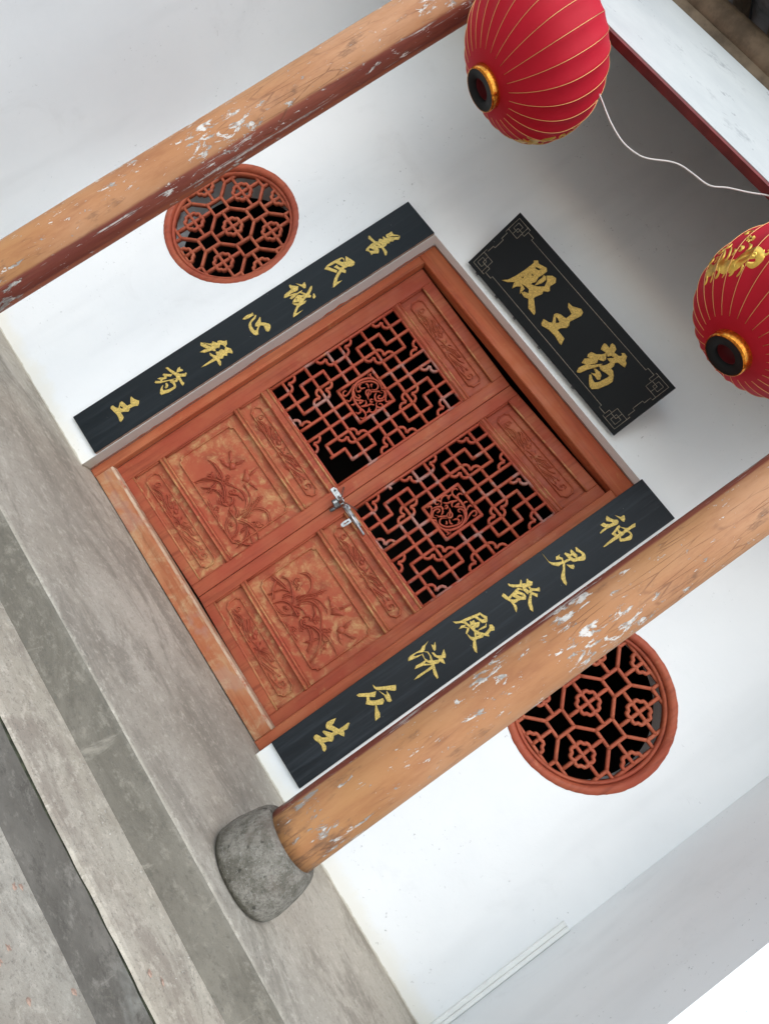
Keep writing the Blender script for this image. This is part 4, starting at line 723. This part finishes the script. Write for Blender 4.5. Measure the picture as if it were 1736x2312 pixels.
# ================================================================ LANTERNS AND THEIR CABLE
NR = 26
def lprof(t):       # t in -1..1 from bottom to top
    return 0.048+0.145*(1-abs(t)**2.3)**0.66
def lsurf(th, t, off=0.0):
    u = (th*NR/(2*math.pi)) % 1.0; r = lprof(t); sag = 0.028*(1-abs(2*u-1)**2)*min(1, (r-0.05)/0.10)
    r = r*(1-sag)+off
    return (r*math.cos(th), r*math.sin(th), 0.146*t)
def lantern(loc, label, spin, mot):
    e = empty('red_lantern', loc); e.rotation_euler = (0,0,spin); tag(e, label, 'lantern', 'red lanterns under the beam')
    body = MB(); nt_, nz = NR*6, 44; vs = []
    T_ = [-math.cos(math.pi*i/nz) for i in range(nz+1)]; T_ = [math.copysign(abs(t)**0.9, t) for t in T_]
    for t in T_:
        for k in range(nt_): vs.append(lsurf(2*math.pi*k/nt_, t))
    body.add(vs, [(i*nt_+k, i*nt_+(k+1)%nt_, (i+1)*nt_+(k+1)%nt_, (i+1)*nt_+k) for i in range(nz) for k in range(nt_)], True)
    body.build('cloth_body', 'red', e)
    rb = MB(); rb.tube([lsurf(0, t, 0.0004) for t in [-0.955+1.91*i/40 for i in range(41)]], 0.0007, 5); r1 = rb.build('gold_rib', 'ribgold', e)
    for k in range(1, NR): link('gold_rib', r1.data, e, (0,0,0), (0,0,2*math.pi*k/NR))
    for sg in (-1,1):
        c = MB(); z0 = 0.140*sg; z1 = 0.166*sg
        c.lathe([(0.0515,z0),(0.0530,z0+0.004*sg),(0.0520,z0+0.012*sg),(0.0520,z0+0.020*sg),(0.0505,z1),(0.0485,z1)], 48, cap=False); c.build('collar', 'collar', e)
        c = MB(); c.lathe([(0.0500,z1-0.001*sg),(0.0270,z1-0.0015*sg),(0.0265,z1-0.012*sg)], 40, cap=False); c.build('end_disc', 'black', e)
        c = MB(); c.lathe([(0.0264,z1-0.010*sg),(0.0255,z1-0.045*sg),(0.0010,z1-0.046*sg)], 32, cap=False); c.build('inner_tube', 'innerred', e)
    # gold motif on the two sides: curling beasts and clouds
    def motif(base):
        gm = MB(); kk = [0]
        def sst(path, wd, taper=True):
            kk[0] += 1; P = smooth_path(path, 5); n_ = len(P); off = 0.0010+0.0003*(kk[0] % 5); vs = []
            for i, p in enumerate(P):
                q0, q1 = P[max(i-1,0)], P[min(i+1,n_-1)]; d_ = Vector(((q1[0]-q0[0])*0.19, (q1[1]-q0[1])*0.146)); d_ = d_.normalized() if d_.length > 1e-9 else Vector((1,0))
                t = i/(n_-1); ww = wd*(0.25+0.75*min(1, 5*t, 3*(1-t))) if taper else wd
                for e_, o_ in ((-1,-0.0012),(-0.5,off),(0.5,off),(1,-0.0012)): vs.append(lsurf(base+p[0]-d_.y*e_*ww*0.5/0.19, p[1]+d_.x*e_*ww*0.5/0.146-0.27, o_))
            gm.add(vs, [(i*4+k, i*4+k+1, i*4+k+5, i*4+k+4) for i in range(n_-1) for k in range(3)], True)
        def curl(cx, cz, r, a0, sg=1, wd=0.006):
            sst([(cx+r*(1-0.75*i/9)*math.cos(a0+sg*i*0.62), cz+1.3*r*(1-0.75*i/9)*math.sin(a0+sg*i*0.62)) for i in range(10)], wd)
        sst([(-0.52,-0.02),(-0.46,-0.17),(-0.34,-0.26),(-0.18,-0.25),(-0.04,-0.30),(0.12,-0.32),(0.26,-0.24),(0.36,-0.20)], 0.030)
        sst([(0.10,-0.30),(0.22,-0.16),(0.34,-0.14),(0.42,-0.20),(0.40,-0.28),(0.30,-0.30)], 0.022)
        for i in range(9): x_ = -0.50+0.085*i; sst([(x_, -0.20+0.05*math.sin(i*1.1)), (x_+0.02, -0.12+0.05*math.sin(i)), (x_-0.03, -0.05+0.04*math.sin(i*1.7))], 0.009)
        for i in range(6): x_ = -0.40+0.13*i; sst([(x_, -0.30), (x_+0.03, -0.37), (x_-0.01, -0.42)], 0.008)
        for (x_, z_, r_, a_, g_) in ((-0.48,0.10,0.060,0.3,1),(-0.36,0.06,0.050,2.0,-1),(-0.44,0.26,0.055,1.0,1),(-0.30,0.22,0.055,4.0,1),(-0.18,0.02,0.045,0.5,-1),(-0.56,0.34,0.05,2.2,1),(-0.40,0.40,0.05,0.2,-1),(0.44,-0.10,0.045,3.0,1),(0.50,0.05,0.05,1.2,-1),(0.38,0.16,0.045,5.0,1),(-0.10,0.30,0.05,0.2,1),(0.33,-0.20,0.028,0.0,1)): curl(x_, z_, r_, a_, g_, 0.0075)
        for i in range(8):
            a_ = i*0.785; sst([(0.12+0.012*math.cos(a_), 0.06+0.016*math.sin(a_)), (0.12+0.03*math.cos(a_), 0.06+0.04*math.sin(a_)), (0.12+0.045*math.cos(a_), 0.06+0.06*math.sin(a_))], 0.0045, False)
        gm.build('gold_motif', 'goldfoil', e)
    motif(mot-spin)
    hk = MB(); hk.tube([(0,0,0.150),(0,0,0.170),(0.0015,0,(zb-0.0075-loc[2]))], 0.0022, 8); hk.build('hanger', 'iron', e)
    return e
LZ = 1.569
lantern((-0.462,-0.505,LZ), 'red cloth lantern with gold ribs hanging before the left column', 0.05, R_(57))
lantern((0.402,-0.505,LZ), 'red cloth lantern with a gold beast motif hanging beside the plaque', 0.11, R_(-150))
wz = [(-0.40,1.700),(-0.335,1.665),(-0.2963,1.631),(-0.2549,1.6133),(-0.1998,1.593),(-0.1432,1.5813),(-0.099,1.5862),(-0.0732,1.5989),(-0.0383,1.6313),(-0.0139,1.6448),(0.0186,1.6512),(0.064,1.6596),(0.0936,1.6882),(0.1307,1.7166),(0.1658,1.7466),(0.19,1.7488),(0.24,1.7470),(0.31,1.7400),(0.396,1.7380)]
wp = MB(); wp.tube([(-0.4560,-0.504,1.7380),(-0.43,-0.502,1.722)]+[(x,-0.500,z) for x, z in smooth_path(wz, 4)], 0.0019, 8)
wo_ = wp.build('lantern_cable', 'wire', None); tag(wo_, 'thin white electric cable sagging between the two red lanterns', 'cable')

# ================================================================ CORNER TRUNKING, PADLOCK, WIRE, LITTER
tr = empty('cable_trunking', (XR,0,0)); tag(tr, 'cream plastic cable trunking up the right corner of the white wall', 'trunking')
t_ = MB(); t_.cbox(-0.0240, -0.0125, -0.0070, -0.0004, 0.001, 0.4345, 0.0015); t_.build('duct', 'trunk', tr)
t_ = MB(); t_.cbox(-0.0120, -0.0008, -0.0095, -0.0004, 0.001, 0.4345, 0.0025); t_.build('duct', 'trunk', tr)
pk = empty('padlock', (0.020, YM-0.022, 0.556)); pk.rotation_euler = (0,R_(6),0)
tag(pk, 'small dark padlock hooked through the steel bolt between the door leaves', 'padlock')
b = MB(); b.cbox(-0.0155, 0.0130, -0.0075, 0.0075, 0.0, 0.0190, 0.0022); b.build('body', 'iron', pk)
b = MB(); b.cbox(-0.0085, -0.0015, -0.0084, -0.0074, 0.004, 0.0155, 0.0003); b.build('label_plate', 'steel', pk)
b = MB(); b.tube([(-0.008,0,0.017)]+[(-0.0075*math.cos(a)+0.0,0.0,0.026+0.0085*math.sin(a)) for a in [math.pi*i/8 for i in range(9)]]+[(0.0075,0,0.017)], 0.0022, 8); b.build('shackle', 'steel', pk)
b = MB(); b.lathe([(0.0050,0),(0.0056,0.001),(0.0056,0.016),(0.0045,0.0175)], 16); o_ = b.build('key_barrel', 'iron', pk); o_.location = Vector((0.010,-0.001,-0.018))*S
wr = empty('wire_tie', (0.014, YM-0.012, 0.58)); tag(wr, 'loose twisted brown wire tied around the door bolt', 'wire')
def strand(P, off):
    b = MB(); b.tube([(x+off*math.sin(i*1.3), y+off*math.cos(i*1.3), z) for i, (x, y, z) in enumerate(smooth_path(P, 5))], 0.0016, 6); return b.build('strand', 'rust', wr)
P1 = [(-0.028,0.004,0.036),(-0.018,-0.006,0.026),(-0.004,-0.012,0.014),(0.006,-0.015,0.002)]
P2 = [(0.006,-0.016,0.002),(0.018,-0.018,0.008),(0.034,-0.017,0.016),(0.050,-0.012,0.023),(0.060,-0.006,0.028)]
for off in (0.0012,-0.0014): strand(P1, off); strand(P2, off)
rnd = random.Random(3)
for i, (x, y) in enumerate([(0.542,-0.853),(0.645,-0.776),(0.613,-0.859),(0.474,-0.792),(0.714,-0.713),(0.691,-0.733),(0.550,-0.877),(0.480,-0.779)]):
    z = gz if y < -D2 else -H1; P = []; n = 9; a0 = rnd.random()*6
    for k in range(n):
        a = a0+2*math.pi*k/n; r = 0.0040*(0.35+rnd.random()); P.append((x+r*math.cos(a)*1.5, y+r*math.sin(a), z+0.0007+0.0006*rnd.random()))
    b = MB(); b.add(P+[(p[0],p[1],p[2]-0.0006) for p in P]+[(x,y,z+0.0010),(x,y,z+0.0006)], [(k,(k+1)%n,2*n) for k in range(n)]+[(n+k,2*n+1,n+(k+1)%n) for k in range(n)]+[(k,n+k,n+(k+1)%n,(k+1)%n) for k in range(n)])
    o_ = b.build('paper_scrap', 'paper', None, (x,y,z)); tag(o_, 'torn red paper scrap lying on the lower step' if z > gz+0.01 else 'torn red paper scrap lying on the ground below the steps', 'paper scrap', 'red paper scraps on the lower step' if z > gz+0.01 else 'red paper scraps on the ground')
cb = MB()
for i in range(420):
    x = rnd.uniform(-0.9,1.25); q = rnd.random()
    if q < 0.30: y, z = rnd.uniform(-D1+0.01,-0.01), 0.0
    elif q < 0.62: y, z = -D1-0.003-abs(rnd.gauss(0,0.035)), -H1
    elif q < 0.8: y, z = rnd.uniform(-D2+0.01,-D1-0.01), -H1
    else: y, z = rnd.uniform(-1.0,-D2-0.004), gz
    if y < -D2+0.008 and z == -H1: continue
    r = 0.0007+0.0016*rnd.random()**3; a = rnd.random()*6
    P = [(x+r*math.cos(a+k*1.57)*rnd.uniform(0.6,1.3), y+r*math.sin(a+k*1.57)*rnd.uniform(0.6,1.3), z) for k in range(4)]
    cb.add(P+[(x+r*0.2, y, z+r*rnd.uniform(0.5,1.1))], [(0,1,4),(1,2,4),(2,3,4),(3,0,4)])
tag(cb.build('grit', 'crumb'), 'pale plaster crumbs and grit scattered over the concrete', 'grit', kind='stuff')
